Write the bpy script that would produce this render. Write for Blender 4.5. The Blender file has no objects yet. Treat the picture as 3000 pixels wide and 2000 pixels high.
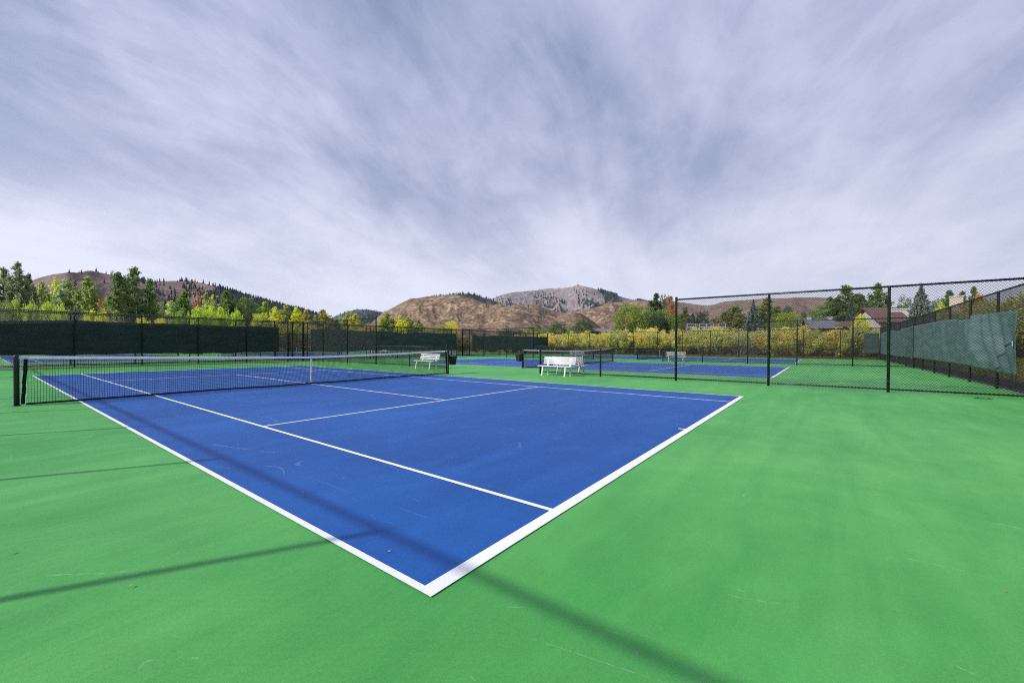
import bpy, math, random
import numpy as np
from mathutils import Vector, Matrix

scene = bpy.context.scene
COL = scene.collection
random.seed(7)

# ------------------------------------------------------------------ camera
CAM = np.array([-6.9716, -13.5123, 1.3426])
FPX, CX, CY = 1209.756, -32.97, 20.78
YAW, PITCH, ROLL = 0.9073, -0.0097, 0.0036
cf = np.array([math.sin(YAW)*math.cos(PITCH), math.cos(YAW)*math.cos(PITCH), math.sin(PITCH)])
cr = np.array([math.cos(YAW), -math.sin(YAW), 0.0]); cu = np.cross(cr, cf)
c_, s_ = math.cos(ROLL), math.sin(ROLL)
cr, cu = c_*cr+s_*cu, -s_*cr+c_*cu
cam = bpy.data.cameras.new('camera'); camo = bpy.data.objects.new('camera', cam); COL.objects.link(camo)
camo.matrix_world = Matrix(((cr[0], cu[0], -cf[0], CAM[0]), (cr[1], cu[1], -cf[1], CAM[1]), (cr[2], cu[2], -cf[2], CAM[2]), (0, 0, 0, 1)))
cam.sensor_width = 36; cam.sensor_fit = 'HORIZONTAL'; cam.lens = FPX/3000*36
cam.shift_x = -CX/3000; cam.shift_y = CY/3000
cam.clip_start = 0.05; cam.clip_end = 30000
scene.camera = camo

def ray(px, py):
    return cf + (px-1500-CX)/FPX*cr - (py-1000-CY)/FPX*cu
def bearing(px, dist, py=1000):
    """ground position at horizontal distance dist along the bearing seen at column px"""
    d = ray(px, py); h = math.hypot(d[0], d[1])
    return CAM[0]+d[0]/h*dist, CAM[1]+d[1]/h*dist
def height(px, py, dist):
    d = ray(px, py); return CAM[2]+d[2]/math.hypot(d[0], d[1])*dist
def width(px, wpx, dist):
    a = bearing(px-wpx/2, dist); b = bearing(px+wpx/2, dist); return math.hypot(a[0]-b[0], a[1]-b[1])

# ------------------------------------------------------------------ objects
def tag(o, label=None, cat=None, group=None, kind=None):
    if label: o['label'] = label
    if cat: o['category'] = cat
    if group: o['group'] = group
    if kind: o['kind'] = kind
    return o
def empty(name, loc=(0, 0, 0), rz=0):
    o = bpy.data.objects.new(name, None); COL.objects.link(o); o.location = loc; o.rotation_euler[2] = rz
    o.empty_display_size = .2
    return o
def link(name, me, mat=None, parent=None, loc=None, rz=0):
    o = bpy.data.objects.new(name, me); COL.objects.link(o)
    if mat and not me.materials: me.materials.append(mat)
    if parent: o.parent = parent
    if loc is not None: o.location = loc
    if rz: o.rotation_euler[2] = rz
    return o
def copy_tree(o, parent=None):
    c = o.copy(); COL.objects.link(c)
    if parent: c.parent = parent
    for ch in list(o.children): copy_tree(ch, c)
    return c

class MB:
    def __init__(s): s.v = []; s.f = []
    def add(s, vs, fs):
        n = len(s.v); s.v += [tuple(v) for v in vs]; s.f += [tuple(i+n for i in f) for f in fs]; return s
    def box(s, x0, y0, z0, x1, y1, z1):
        vs = [(x0,y0,z0),(x1,y0,z0),(x1,y1,z0),(x0,y1,z0),(x0,y0,z1),(x1,y0,z1),(x1,y1,z1),(x0,y1,z1)]
        return s.add(vs, [(0,3,2,1),(4,5,6,7),(0,1,5,4),(1,2,6,5),(2,3,7,6),(3,0,4,7)])
    def tube(s, pts, r, n=8, caps=True):
        pts = [Vector(p) for p in pts]; m = len(pts)
        rr = r if isinstance(r, (list, tuple)) else [r]*m
        vs = []; fs = []
        ref = Vector((0, 0, 1)) if (pts[-1]-pts[0]).normalized().cross(Vector((0, 0, 1))).length > .3 else Vector((1, .01, 0))
        for i, p in enumerate(pts):
            d = (pts[min(i+1, m-1)]-pts[max(i-1, 0)]).normalized()
            a = d.cross(ref)
            if a.length < .02: a = d.cross(Vector((.3, 1, 0)))
            a.normalize(); b = d.cross(a)
            for k in range(n):
                t = 2*math.pi*k/n; vs.append(p+(a*math.cos(t)+b*math.sin(t))*rr[i])
        for i in range(m-1):
            for k in range(n):
                fs.append((i*n+k, i*n+(k+1) % n, (i+1)*n+(k+1) % n, (i+1)*n+k))
        if caps: fs += [tuple(range(n))[::-1], tuple((m-1)*n+k for k in range(n))]
        return s.add(vs, fs)
    def quad(s, a, b, c, d): return s.add([a, b, c, d], [(0, 1, 2, 3)])
    def mesh(s, name, smooth=False):
        me = bpy.data.meshes.new(name); me.from_pydata(s.v, [], s.f); me.update()
        if smooth: me.polygons.foreach_set('use_smooth', [True]*len(me.polygons))
        return me
    def build(s, name, mat, parent=None, smooth=False, loc=None, bevel=0):
        o = link(name, s.mesh(name, smooth), mat, parent, loc)
        if bevel:
            b = o.modifiers.new('bevel', 'BEVEL'); b.width = bevel; b.segments = 2; b.limit_method = 'ANGLE'
        return o

def np_mesh(name, V, F, smooth=False):
    """V Nx3, F MxK"""
    V = np.asarray(V, np.float32); F = np.asarray(F, np.int32)
    me = bpy.data.meshes.new(name); k = F.shape[1]
    me.vertices.add(len(V)); me.vertices.foreach_set('co', V.ravel())
    me.loops.add(F.size); me.loops.foreach_set('vertex_index', F.ravel())
    me.polygons.add(len(F)); me.polygons.foreach_set('loop_start', np.arange(0, F.size, k, dtype=np.int32))
    me.polygons.foreach_set('loop_total', np.full(len(F), k, np.int32))
    me.update(calc_edges=True)
    if smooth: me.polygons.foreach_set('use_smooth', np.ones(len(F), bool))
    return me

# ------------------------------------------------------------------ materials
def mat(name, col=(.5,.5,.5), rough=.6, spec=.5, metal=0):
    m = bpy.data.materials.new(name); m.use_nodes = True
    b = m.node_tree.nodes['Principled BSDF']
    b.inputs['Base Color'].default_value = (*col, 1); b.inputs['Roughness'].default_value = rough
    b.inputs['Specular IOR Level'].default_value = spec; b.inputs['Metallic'].default_value = metal
    return m
class NT:
    def __init__(s, m): s.t = m.node_tree; s.b = s.t.nodes.get('Principled BSDF')
    def n(s, typ, **kw):
        nd = s.t.nodes.new(typ)
        for k, v in kw.items():
            if isinstance(k, str) and hasattr(nd, k): setattr(nd, k, v)
        return nd
    def l(s, a, b): s.t.links.new(a, b)
    def val(s, sock, v):
        if isinstance(v, bpy.types.NodeSocket): s.l(v, sock)
        else: sock.default_value = v
    def coords(s, scale=(1,1,1), rot=(0,0,0), obj=False, src=None):
        tc = s.n('ShaderNodeTexCoord'); mp = s.n('ShaderNodeMapping')
        s.l(src if src is not None else tc.outputs['Object'], mp.inputs[0])
        mp.inputs['Scale'].default_value = scale; mp.inputs['Rotation'].default_value = rot
        return mp.outputs[0]
    def noise(s, vec, scale=1, detail=4, rough=.5, dist=0, out='Fac'):
        nd = s.n('ShaderNodeTexNoise'); s.l(vec, nd.inputs['Vector'])
        nd.inputs['Scale'].default_value = scale; nd.inputs['Detail'].default_value = detail
        nd.inputs['Roughness'].default_value = rough; nd.inputs['Distortion'].default_value = dist
        return nd.outputs[out]
    def math(s, op, a, b=0., c=0., clamp=False):
        nd = s.n('ShaderNodeMath'); nd.operation = op; nd.use_clamp = clamp
        s.val(nd.inputs[0], a); s.val(nd.inputs[1], b); s.val(nd.inputs[2], c); return nd.outputs[0]
    def ramp(s, v, lo, hi, a=0., b=1.):
        nd = s.n('ShaderNodeMapRange'); s.val(nd.inputs[0], v)
        nd.inputs[1].default_value = lo; nd.inputs[2].default_value = hi
        nd.inputs[3].default_value = a; nd.inputs[4].default_value = b
        nd.interpolation_type = 'SMOOTHSTEP'; return nd.outputs[0]
    def mix(s, f, a, b, mode='MIX'):
        nd = s.n('ShaderNodeMix'); nd.data_type = 'RGBA'; nd.blend_type = mode
        s.val(nd.inputs[0], f)
        for i, v in ((6, a), (7, b)):
            if isinstance(v, bpy.types.NodeSocket): s.l(v, nd.inputs[i])
            else: nd.inputs[i].default_value = (*v, 1)
        return nd.outputs[2]
    def scale(s, c, f):
        nd = s.n('ShaderNodeVectorMath'); nd.operation = 'SCALE'
        if isinstance(c, bpy.types.NodeSocket): s.l(c, nd.inputs[0])
        else: nd.inputs[0].default_value = c
        s.val(nd.inputs[3], f); return nd.outputs[0]
    def bump(s, h, strength=.3, dist=.01):
        nd = s.n('ShaderNodeBump'); s.val(nd.inputs['Height'], h)
        nd.inputs['Strength'].default_value = strength; nd.inputs['Distance'].default_value = dist
        s.l(nd.outputs[0], s.b.inputs['Normal'])
    def base(s, c): s.l(c, s.b.inputs['Base Color'])

def court_mat(name, col, col2, seed, scuff=.5):
    m = mat(name, col, .6, .32); t = NT(m)
    geo = t.n('ShaderNodeNewGeometry'); P = geo.outputs['Position']
    big = t.noise(t.coords((1,1,1), (0,0,seed), src=P), .23, 4, .6, .6)
    stk = t.noise(t.coords((.35,2.2,1), (0,0,.5), src=P), .9, 5, .62, .5)
    med = t.noise(t.coords((1,1,1), src=P), 3.0, 5, .6)
    fine = t.noise(t.coords((1,1,1), src=P), 110, 3, .7)
    mid = t.noise(t.coords((1,1,1), src=P), 40, 3, .7)
    f = t.math('ADD', t.math('MULTIPLY', big, .55), t.math('MULTIPLY', stk, .45))
    c = t.mix(t.ramp(f, .30, .72), col, col2)
    k = t.math('ADD', t.math('MULTIPLY_ADD', med, .30, .85), t.math('MULTIPLY_ADD', fine, .62, -.31))
    k = t.math('ADD', k, t.math('MULTIPLY_ADD', mid, .30, -.15))
    c = t.scale(c, k)
    # long thin ball and shoe scuffs
    tot = None
    for i, (sc, rz, w, lo) in enumerate(((.9, .3, .0022, .56), (1.5, 1.4, .0025, .58), (.6, 2.3, .0016, .53), (2.6, .8, .004, .6))):
        n1 = t.noise(t.coords((1,.35,1), (0,0,rz+seed), src=P), sc, 1, .4, .3)
        line = t.math('LESS_THAN', t.math('ABSOLUTE', t.math('SUBTRACT', n1, .5)), w*.8)
        n2 = t.ramp(t.noise(t.coords((1,1,1), (0,0,rz*3+seed), src=P), sc*1.7, 3, .6), lo, lo+.1)
        n3 = t.noise(t.coords((1,1,1), src=P), 28, 3, .7)
        e = t.math('MULTIPLY', t.math('MULTIPLY', line, n2), t.ramp(n3, .35, .7))
        tot = e if tot is None else t.math('MAXIMUM', tot, e)
    c = t.mix(t.math('MULTIPLY', tot, scuff), c, (.45,.55,.5))
    # small pale and dark specks
    vor = t.n('ShaderNodeTexVoronoi'); t.l(t.coords((1,1,1), src=P), vor.inputs['Vector']); vor.inputs['Scale'].default_value = 3.2
    sp = t.math('LESS_THAN', vor.outputs['Distance'], .022)
    t2 = t.n('ShaderNodeSeparateColor'); t.l(vor.outputs['Color'], t2.inputs[0])
    sp = t.math('MULTIPLY', sp, t.math('GREATER_THAN', t2.outputs[0], .55))
    c = t.mix(t.math('MULTIPLY', sp, .6), c, (.5,.5,.42))
    t.base(c)
    t.bump(t.math('ADD', fine, t.math('MULTIPLY', mid, .5)), .35, .003)
    return m

M = {}
M['green'] = court_mat('green_acrylic', (.052,.305,.062), (.120,.440,.106), 0.7, .42)
M['blue'] = court_mat('blue_acrylic', (.005,.066,.275), (.011,.104,.385), 1.9, .3)
def line_mat():
    m = mat('line_paint', (.84,.84,.82), .6, .3); t = NT(m)
    P = t.n('ShaderNodeNewGeometry').outputs['Position']
    n = t.noise(t.coords((1,1,1), src=P), 25, 5, .7)
    t.base(t.mix(t.ramp(n, .62, .8), (.86,.86,.84), (.60,.63,.66)))
    t.bump(t.noise(t.coords((1,1,1), src=P), 150, 2), .3, .002)
    return m
M['line'] = line_mat()
def black_mat(name, col=(.012,.012,.013), rough=.38):
    m = mat(name, col, rough, .5); t = NT(m)
    n = t.noise(t.coords((1,1,1)), 9, 4, .6)
    t.base(t.mix(t.ramp(n, .5, .8), col, tuple(c*2.2+.004 for c in col)))
    t.l(t.math('MULTIPLY_ADD', n, .3, rough-.12), t.b.inputs['Roughness'])
    return m
M['post'] = black_mat('black_vinyl_steel')
M['wire'] = black_mat('black_vinyl_wire', (.014,.014,.015), .42)
M['cord'] = mat('black_net_cord', (.010,.010,.012), .8, .2)
M['band'] = mat('white_canvas', (.80,.80,.79), .8, .2)
t = NT(M['band']); bc = t.mix(t.ramp(t.noise(t.coords((3,3,14)), 2, 5, .65), .5, .8), (.86,.86,.85), (.66,.67,.68)); t.base(bc)
tr = t.n('ShaderNodeBsdfTranslucent'); t.l(bc, tr.inputs[0]); ms = t.n('ShaderNodeMixShader'); ms.inputs[0].default_value = .45
t.l(t.b.outputs[0], ms.inputs[1]); t.l(tr.outputs[0], ms.inputs[2]); t.l(ms.outputs[0], t.t.nodes['Material Output'].inputs[0])
M['white_plastic'] = mat('white_bench_resin', (.80,.80,.78), .45, .4)
t = NT(M['white_plastic']); t.base(t.mix(t.ramp(t.noise(t.coords((1,1,1)), 7, 5, .7), .5, .75), (.72,.72,.70), (.50,.49,.44)))
M['bin'] = mat('black_bin_plastic', (.013,.013,.013), .5, .4)
t = NT(M['bin']); t.base(t.mix(t.ramp(t.noise(t.coords((1,1,1)), 14, 4, .7), .55, .7), (.012,.012,.012), (.05,.05,.05)))
def screen_mat(name, ca, cb):
    m = mat(name, ca, .85, .2); t = NT(m)
    w = t.noise(t.coords((60,60,60)), 2, 2); s = t.noise(t.coords((.8,.8,3)), 1.2, 4, .6)
    t.base(t.mix(t.ramp(s, .35, .7), ca, cb))
    t.bump(w, .2, .004)
    tr = t.n('ShaderNodeBsdfTranslucent'); tr.inputs[0].default_value = (.008,.014,.012,1)
    ms = t.n('ShaderNodeMixShader'); ms.inputs[0].default_value = .15
    t.l(t.b.outputs[0], ms.inputs[1]); t.l(tr.outputs[0], ms.inputs[2])
    t.l(ms.outputs[0], t.t.nodes['Material Output'].inputs[0])
    return m
M['screen'] = screen_mat('windscreen_fabric', (.036,.060,.056), (.058,.090,.085))  # shade of the sunless screen faces put into a darker fabric colour
M['screen_sunlit'] = screen_mat('sunlit_windscreen_fabric', (.085,.150,.148), (.135,.215,.212))  # same fabric in a lighter tone, sunlight on the right screens painted in
M['concrete'] = mat('pale_concrete', (.32,.30,.27), .85, .2)
def ground_mat(name, cols, sc=1., bump=.4, bd=.05):
    m = mat(name, cols[0], .95, .1); t = NT(m)
    P = t.n('ShaderNodeNewGeometry').outputs['Position']; v = t.coords((1,1,1), src=P)
    a = t.noise(v, .3*sc, 5, .65, .4); b = t.noise(v, 9*sc, 4, .7); cc = t.noise(v, 40*sc, 2, .6)
    c = t.mix(t.ramp(a, .35, .65), cols[0], cols[1]); c = t.mix(t.ramp(b, .45, .7), c, cols[2])
    c = t.scale(c, t.math('MULTIPLY_ADD', cc, .9, .55)); t.base(c)
    t.bump(t.math('ADD', b, cc), bump, bd)
    return m
M['earth'] = ground_mat('dry_meadow', ((.22,.18,.09), (.16,.17,.06), (.30,.25,.14)))
M['gravel'] = ground_mat('dark_gravel', ((.055,.052,.055), (.09,.085,.085), (.20,.19,.19)), 2.5, .8, .03)
M['grassm'] = ground_mat('grass_bank_soil', ((.13,.15,.05), (.20,.19,.08), (.10,.12,.04)), 1.2, .5, .05)
M['bark_pale'] = mat('pale_bark', (.34,.31,.26), .9, .1)
M['bark'] = mat('grey_brown_bark', (.12,.09,.07), .9, .1)
M['twig'] = mat('willow_twig', (.24,.18,.12), .9, .1)

def leaf_mat(name, transl=.55, patch=3.):
    m = mat(name, (.1,.2,.04), .55, .25); t = NT(m)
    oi = t.n('ShaderNodeObjectInfo'); geo = t.n('ShaderNodeNewGeometry')
    tc = t.n('ShaderNodeTexCoord')
    # every leaf clump its own tone; patches of the crown turn autumn yellow
    rnd = geo.outputs['Random Per Island']
    n = t.noise(tc.outputs['Object'], 1/patch, 3, .6)
    yel = t.mix(1., oi.outputs['Color'], (1.25,1.15,.66), 'MULTIPLY')
    dark = t.mix(1., oi.outputs['Color'], (.72,.88,.90), 'MULTIPLY')
    c = t.mix(t.ramp(t.math('ADD', n, t.math('MULTIPLY_ADD', rnd, .24, -.12)), .42, .66), dark, yel)
    c = t.mix(oi.outputs['Alpha'], oi.outputs['Color'], c)
    c = t.scale(c, t.math('MULTIPLY_ADD', rnd, .7, .68))
    t.base(c)
    tr = t.n('ShaderNodeBsdfTranslucent'); t.l(t.scale(c, 1.5), tr.inputs[0])
    ms = t.n('ShaderNodeMixShader'); ms.inputs[0].default_value = transl
    t.l(t.b.outputs[0], ms.inputs[1]); t.l(tr.outputs[0], ms.inputs[2])
    t.l(ms.outputs[0], t.t.nodes['Material Output'].inputs[0])
    return m
M['leaf'] = leaf_mat('foliage')
M['needle'] = leaf_mat('needles', .1, 2.)

# ------------------------------------------------------------------ ground, courts
FX = [-9.14, 9.4, 28.1, 46.8]       # fence lines across the three courts
YS, YN = -17.85, 19.55              # our row
Y2S, Y2N = 21.3, 59.7               # row beyond the left fence
def slab(name, x0, y0, x1, y1, z, matl, thick=None, kind='structure'):
    b = MB()
    if thick: b.box(x0, y0, z-thick, x1, y1, z)
    else: b.quad((x0,y0,z), (x1,y0,z), (x1,y1,z), (x0,y1,z))
    return tag(b.build(name, matl), kind=kind)
g = MB(); g.quad((-16000,-16000,-.16), (16000,-16000,-.16), (16000,16000,-.16), (-16000,16000,-.16))
tag(g.build('ground', M['earth']), 'dry meadow ground around the courts', kind='structure')
tag(slab('court_surround', FX[0]-.25, YS-.2, FX[3]+.2, YN+.15, 0, M['green'], .2), 'green acrylic paving around the near row of courts')
tag(slab('court_surround', FX[0]-.25, Y2S-.15, FX[3]+.2, Y2N+.2, 0, M['green'], .2), 'green acrylic paving around the far row of courts')
tag(slab('path', FX[0]-.25, YN+.16, FX[3]+.2, Y2S-.16, -.01, M['concrete'], .15), 'narrow concrete walk between the two fences')
LW, BW = .05, .10
def court(cx, cy, tick=True):
    s = slab('playing_area', cx-5.485+.01, cy-11.885+.01, cx+5.485-.01, cy+11.885-.01, .004, M['blue'])
    tag(s, 'blue acrylic playing area')
    b = MB(); z = .008
    def q(x0, y0, x1, y1): b.quad((cx+x0,cy+y0,z), (cx+x1,cy+y0,z), (cx+x1,cy+y1,z), (cx+x0,cy+y1,z))
    Y = 11.885; I = Y-BW
    for s_ in (-1, 1):
        q(-5.485, *sorted((s_*Y, s_*I))[:1], 5.485, sorted((s_*Y, s_*I))[1])
    for s_ in (-1, 1):
        a, c = sorted((s_*5.485, s_*(5.485-LW))); q(a, -I, c, I)
        a, c = sorted((s_*4.115, s_*(4.115-LW))); q(a, -I, c, I)
        a, c = sorted((s_*6.40, s_*(6.40-LW))); q(-4.065, a, 4.065, c)
        a, c = sorted((s_*I, s_*(I-.10))); q(-LW/2, a, LW/2, c)
    q(-LW/2, -6.35, LW/2, 6.35)
    tag(b.build('court_lines', M['line']), 'white painted court lines', kind='structure')
CENT = [0, 18.75, 37.2]
YC2 = 40.1
for cx in CENT:
    court(cx, 0); court(cx, YC2)

# ------------------------------------------------------------------ chain link fences
_wire = {}
def wire_mesh(w, h, pitch=.078, r=.0023):
    """chain link panel in the local XZ plane: bent wires crossing in diamonds, knuckled along the top"""
    key = (round(w, 2), round(h, 2), pitch, r)
    if key in _wire: return _wire[key]
    V = []; F = []
    def strip(p, q, yo):
        d = np.array([q[0]-p[0], 0, q[1]-p[1]]); L = math.hypot(d[0], d[2])
        if L < 1e-4: return
        d /= L; nrm = np.array([-d[2], 0, d[0]])
        n0 = len(V)
        for P in (p, q):
            for a in (0, 2.094, 4.189):
                V.append((P[0]+nrm[0]*math.cos(a)*r, yo+math.sin(a)*r, P[1]+nrm[2]*math.cos(a)*r))
        for k in range(3): F.append((n0+k, n0+(k+1) % 3, n0+3+(k+1) % 3, n0+3+k))
    n = int((w+h)/pitch)+2
    for i in range(n):
        c = i*pitch
        # rising diagonal x - z = c - h
        x0 = max(0, c-h); z0 = x0-(c-h); x1 = min(w, c); z1 = x1-(c-h)
        if x1 > x0: strip((x0, z0), (x1, z1), r*.9)
        # falling diagonal x + z = c
        x0 = max(0, c-h); z0 = c-x0; x1 = min(w, c); z1 = c-x1
        if x1 > x0: strip((x0, z0), (x1, z1), -r*.9)
    # knuckles along the top edge, folded over as small bumps
    k = 0
    while k*pitch < w:
        x = k*pitch
        strip((x, h-.004), (min(w, x+.012), h+.016), 0); strip((min(w, x+.012), h+.016), (min(w, x+.024), h-.004), 0); k += 1
    me = np_mesh('wire_mesh', V, F); me.materials.append(M['wire'])
    _wire[key] = me
    return me
_post = {}
def post_mesh(h, r):
    k = (round(h, 2), r)
    if k not in _post:
        b = MB(); b.tube([(0,0,-.1), (0,0,h-.03), (0,0,h-.012), (0,0,h)], [r, r, r*1.12, r*.55], 12)
        b.tube([(0,0,h-.05), (0,0,h-.028)], r*1.14, 12)
        for z in np.arange(.32, h-.2, .42): b.tube([(0,0,z-.011), (0,0,z+.011)], r*1.08, 8)
        me = b.mesh('post', True); me.materials.append(M['post']); _post[k] = me
    return _post[k]
_rail = {}
def rail_mesh(L, r):
    k = (round(L, 3), r)
    if k not in _rail:
        b = MB(); b.tube([(0,0,0), (L,0,0)], r, 8)
        for x in np.arange(.4, L-.1, .45): b.tube([(x,0,0), (x+.014,0,0)], r*1.14, 6)
        me = b.mesh('rail', True); me.materials.append(M['post']); _rail[k] = me
    return _rail[k]
_tie = {}
def fence(pts, hs, label, term=(0, -1), fine=True, rw=None, gates=(), group=None, rt=.0425, rl=.036):
    """pts: post positions (x,y) in order along a straight run; hs: height of each bay"""
    root = empty('chain_link_fence', (pts[0][0], pts[0][1], 0))
    tag(root, label, 'fence', group)
    n = len(pts); term = [t % n for t in term]
    p0 = np.array(pts[0]); dvec = np.array(pts[-1])-p0; ang = math.atan2(dvec[1], dvec[0])
    root.rotation_euler[2] = ang
    D = [float(np.linalg.norm(np.array(p)-p0)) for p in pts]
    r_w = .0040 if fine else .0036; pit = .078; r_w = rw or r_w
    for i, d in enumerate(D):
        hh = max(hs[max(i-1, 0)], hs[min(i, n-2)])
        T = i in term or (0 < i < n-1 and hs[i-1] != hs[i])
        link('post', post_mesh(hh+(.10 if T else .03), rt if T else rl), None, root, (d, 0, 0))
    i = 0
    while i < n-1:
        j = i
        while j < n-1 and hs[j] == hs[i]: j += 1
        h = hs[i]; L = D[j]-D[i]
        if h > 0:
            link('top_rail', rail_mesh(L, .029), None, root, (D[i], 0, h))
            link('bottom_rail', rail_mesh(L, .021), None, root, (D[i], 0, .09))
            for k in range(i, j):
                w = D[k+1]-D[k]
                link('wire_mesh', wire_mesh(w-.03, h-.02, pit, r_w), None, root, (D[k]+.015, -.034, .045))
        i = j
    for (d0, d1, hg) in gates:
        gt = MB(); w = d1-d0; r = .021
        gt.tube([(0,0,.1), (0,0,hg)], r, 8); gt.tube([(w,0,.1), (w,0,hg)], r, 8)
        for z in (.12, hg*.5, hg-.02): gt.tube([(0,0,z), (w,0,z)], r*.9, 8)
        go = gt.build('gate', M['post'], root, True, loc=(d0, 0, 0))
        wm = link('gate_mesh', wire_mesh(w-.02, hg-.16, pit, r_w), None, go, (.01, -.026, .13))
        lb = MB(); lb.box(w-.02, -.05, hg*.5-.04, w+.04, .05, hg*.5+.05); lb.build('latch', M['post'], go)
    return root

H, HL = 3.06, 1.20
def run(x0, y0, x1, y1, sp=3.05):
    L = math.hypot(x1-x0, y1-y0); n = max(1, round(L/sp))
    return [(x0+(x1-x0)*i/n, y0+(y1-y0)*i/n) for i in range(n+1)]
# dividing fences of our row (x = 9.4 and x = 28.1), high ends and low middles with an opening by the nets
ysS = [-15.0, -12.07, -9.12, -6.08, -3.07]; ysN = [3.12, 6.31, 9.71, 13.1, 16.4, 19.50]
for X, who in ((FX[1], 'nearest dividing fence'), (FX[2], 'second dividing fence')):
    fence([(X, YS+.02)]+[(X, y) for y in ysS], [H]*3+[HL]*2, f'black chain link {who}, right-hand stretch stepping down to waist height', term=(0, 3, 5), fine=X < 10)
    fence([(X, y) for y in ysN], [HL]*2+[H]*3, f'black chain link {who}, left-hand stretch stepping up from waist height', term=(0, 2, 5), fine=X < 10)
# outer fences of our row
fence([(FX[3], y) for y in (YS+.02, -14.85, -11.85, -8.9, -5.9, -2.95, 0.15, 3.2, 6.3, 9.4, 12.6, 15.9, 19.5)], [H]*12,
      'black chain link fence closing the courts in front of the yellow willows', fine=False)
rs = [(FX[0]+.02, YS)]+[(x, YS) for x in (-6.2, -3.1, 0, 3.1, 6.3, 9.45, 13.0, 16.1, 19.3, 22.4, 25.45, 28.1, 31.2, 34.3, 37.4, 40.5, 43.6, 46.75)]
fence(rs, [H]*18, 'black chain link side fence along the gravel strip at the right edge', term=(0, 6, 12, 18))
fence([(FX[0], q) for q in (19.53, 16.4, 13.1, 9.6, 6.4, 3.25, .17, -2.87, -5.95, -8.96, -11.96, -14.97, -17.8)], [H]*12, 'black chain link side fence left of the near court, casting its shadow there', rw=.0015)
nf = [(FX[0]+.02, YN), (-6.5, YN), (-3.46, YN), (-.55, YN), (2.35, YN), (5.31, YN), (8.24, YN), (9.45, YN)]
fence(nf, [H]*7, 'black chain link fence behind the far baseline, with gate and dark windscreen', term=(0, 6, 7), gates=((8.29-FX[0], 9.38-FX[0], 2.15),))
nf2 = [(9.5, YN)]+[(x, YN) for x in (12.6, 15.7, 18.8, 21.9, 25.0, 27.05, 28.08)]
fence(nf2, [H]*7, 'black chain link fence with gate at the left end of the middle court', term=(0, 6, 7), fine=False, gates=((27.1-9.5, 28.03-9.5, 2.15),))
nf3 = [(28.15, YN), (29.3, YN)]+[(x, YN) for x in (32.0, 35.0, 38.0, 41.0, 44.0, 46.75)]
fence(nf3, [H]*7, 'black chain link fence with gate at the left end of the farthest court', term=(0, 1, 7), fine=False, gates=((.05, 1.1, 2.15),))
# fences of the far row
sf = [(FX[0]+.02, Y2S), (-6.5, Y2S), (-3.43, Y2S), (-.55, Y2S), (2.35, Y2S), (5.2, Y2S), (8.0, Y2S), (9.4, Y2S)]
fence(sf, [H]*7, 'second black chain link fence right behind the windscreen fence, across the walk', term=(0, 6, 7), gates=((8.05-FX[0], 9.35-FX[0], 2.15),))
fence([(9.45, Y2S)]+[(x, Y2S) for x in (10.7, 13.5, 16.5, 19.5, 22.4, 25.3, 28.1, 31.2, 34.3, 37.4, 40.5, 43.6, 46.8)], [H]*13,
      'black chain link fence across the walk, running on behind the middle court', term=(0, 1, 7, 13), fine=False)
for X, who in ((FX[1], 'left'), (FX[2], 'right')):
    fence([(X, y) for y in (Y2S+.03, 24.4, 27.4, 30.6, 33.8, 37.0)], [H]*3+[HL]*2, f'black chain link divider between far-row courts, near half, {who} one of two', term=(0, 3, 5), fine=False)
    fence([(X, y) for y in (43.2, 46.4, 49.6, 53.0, 56.3, Y2N-.03)], [HL]*2+[H]*3, f'black chain link divider between far-row courts, remote half, {who} one of two', term=(0, 2, 5), fine=False)
fence(run(FX[0], Y2N, FX[3], Y2N, 3.1), [H]*18, 'black chain link fence at the back of the far row of courts', fine=False)
fence(run(FX[3], Y2S+.03, FX[3], Y2N-.03, 3.1), [H]*12, 'black chain link fence at the far right side of the far row', fine=False)

# ------------------------------------------------------------------ windscreens
def windscreen(a, b, z0, z1, label, side, sag=.05, seed=0, folds=(), topz=None, botz=None, matl=None):
    """hanging fabric from a to b (x,y), offset to one side of the fence; folds: (pos, width, depth)"""
    rng = np.random.default_rng(seed)
    a = np.array(a, float); b = np.array(b, float); L = np.linalg.norm(b-a); u = (b-a)/L; nrm = np.array([-u[1], u[0]])*side
    nx = max(24, int(L*9)); nz = 22
    ph = rng.uniform(0, 6.28, 12); V = []
    for i in range(nx+1):
        s = i/nx; x = s*L
        for j in range(nz+1):
            t = j/nz
            top = z1-sag*.25*(abs(math.sin(x*math.pi/3.05)))-.02*math.sin(x*1.3+ph[0])
            if topz: top = float(np.interp(a[0]+u[0]*x, *zip(*topz)))
            bot = float(np.interp(a[0]+u[0]*x, *zip(*botz))) if botz else z0+.03*math.sin(x*.9+ph[1])+.02*math.sin(x*3.1+ph[2])
            d = .012*math.sin(x*2.1+ph[3]+t*2.5)+.008*math.sin(x*6.3+ph[4]-t*4)
            for (p, w, dep, sl) in folds:
                q = (x-p-(t-.5)*sl)/w; d += dep*math.exp(-q*q)*(.35+.65*math.sin(math.pi*min(1, max(0, t)))+.2*t)
            for (p, w, dep, sl) in folds[:1]:
                q = (x-p)/(w*3.2); top -= (0 if topz else sag*2.6*math.exp(-q*q))
            z = bot+(top-bot)*t
            P = a+u*x+nrm*(.055+abs(d)+d*.3)
            V.append((P[0], P[1], z))
    F = []
    for i in range(nx):
        for j in range(nz):
            k = i*(nz+1)+j; F.append((k, k+nz+1, k+nz+2, k+1))
    me = np_mesh('windscreen', V, F, True); me.materials.append(matl or M['screen'])
    o = link('windscreen', me)
    md = o.modifiers.new('thickness', 'SOLIDIFY'); md.thickness = .003
    tag(o, label, 'windscreen')
    return o
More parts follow.
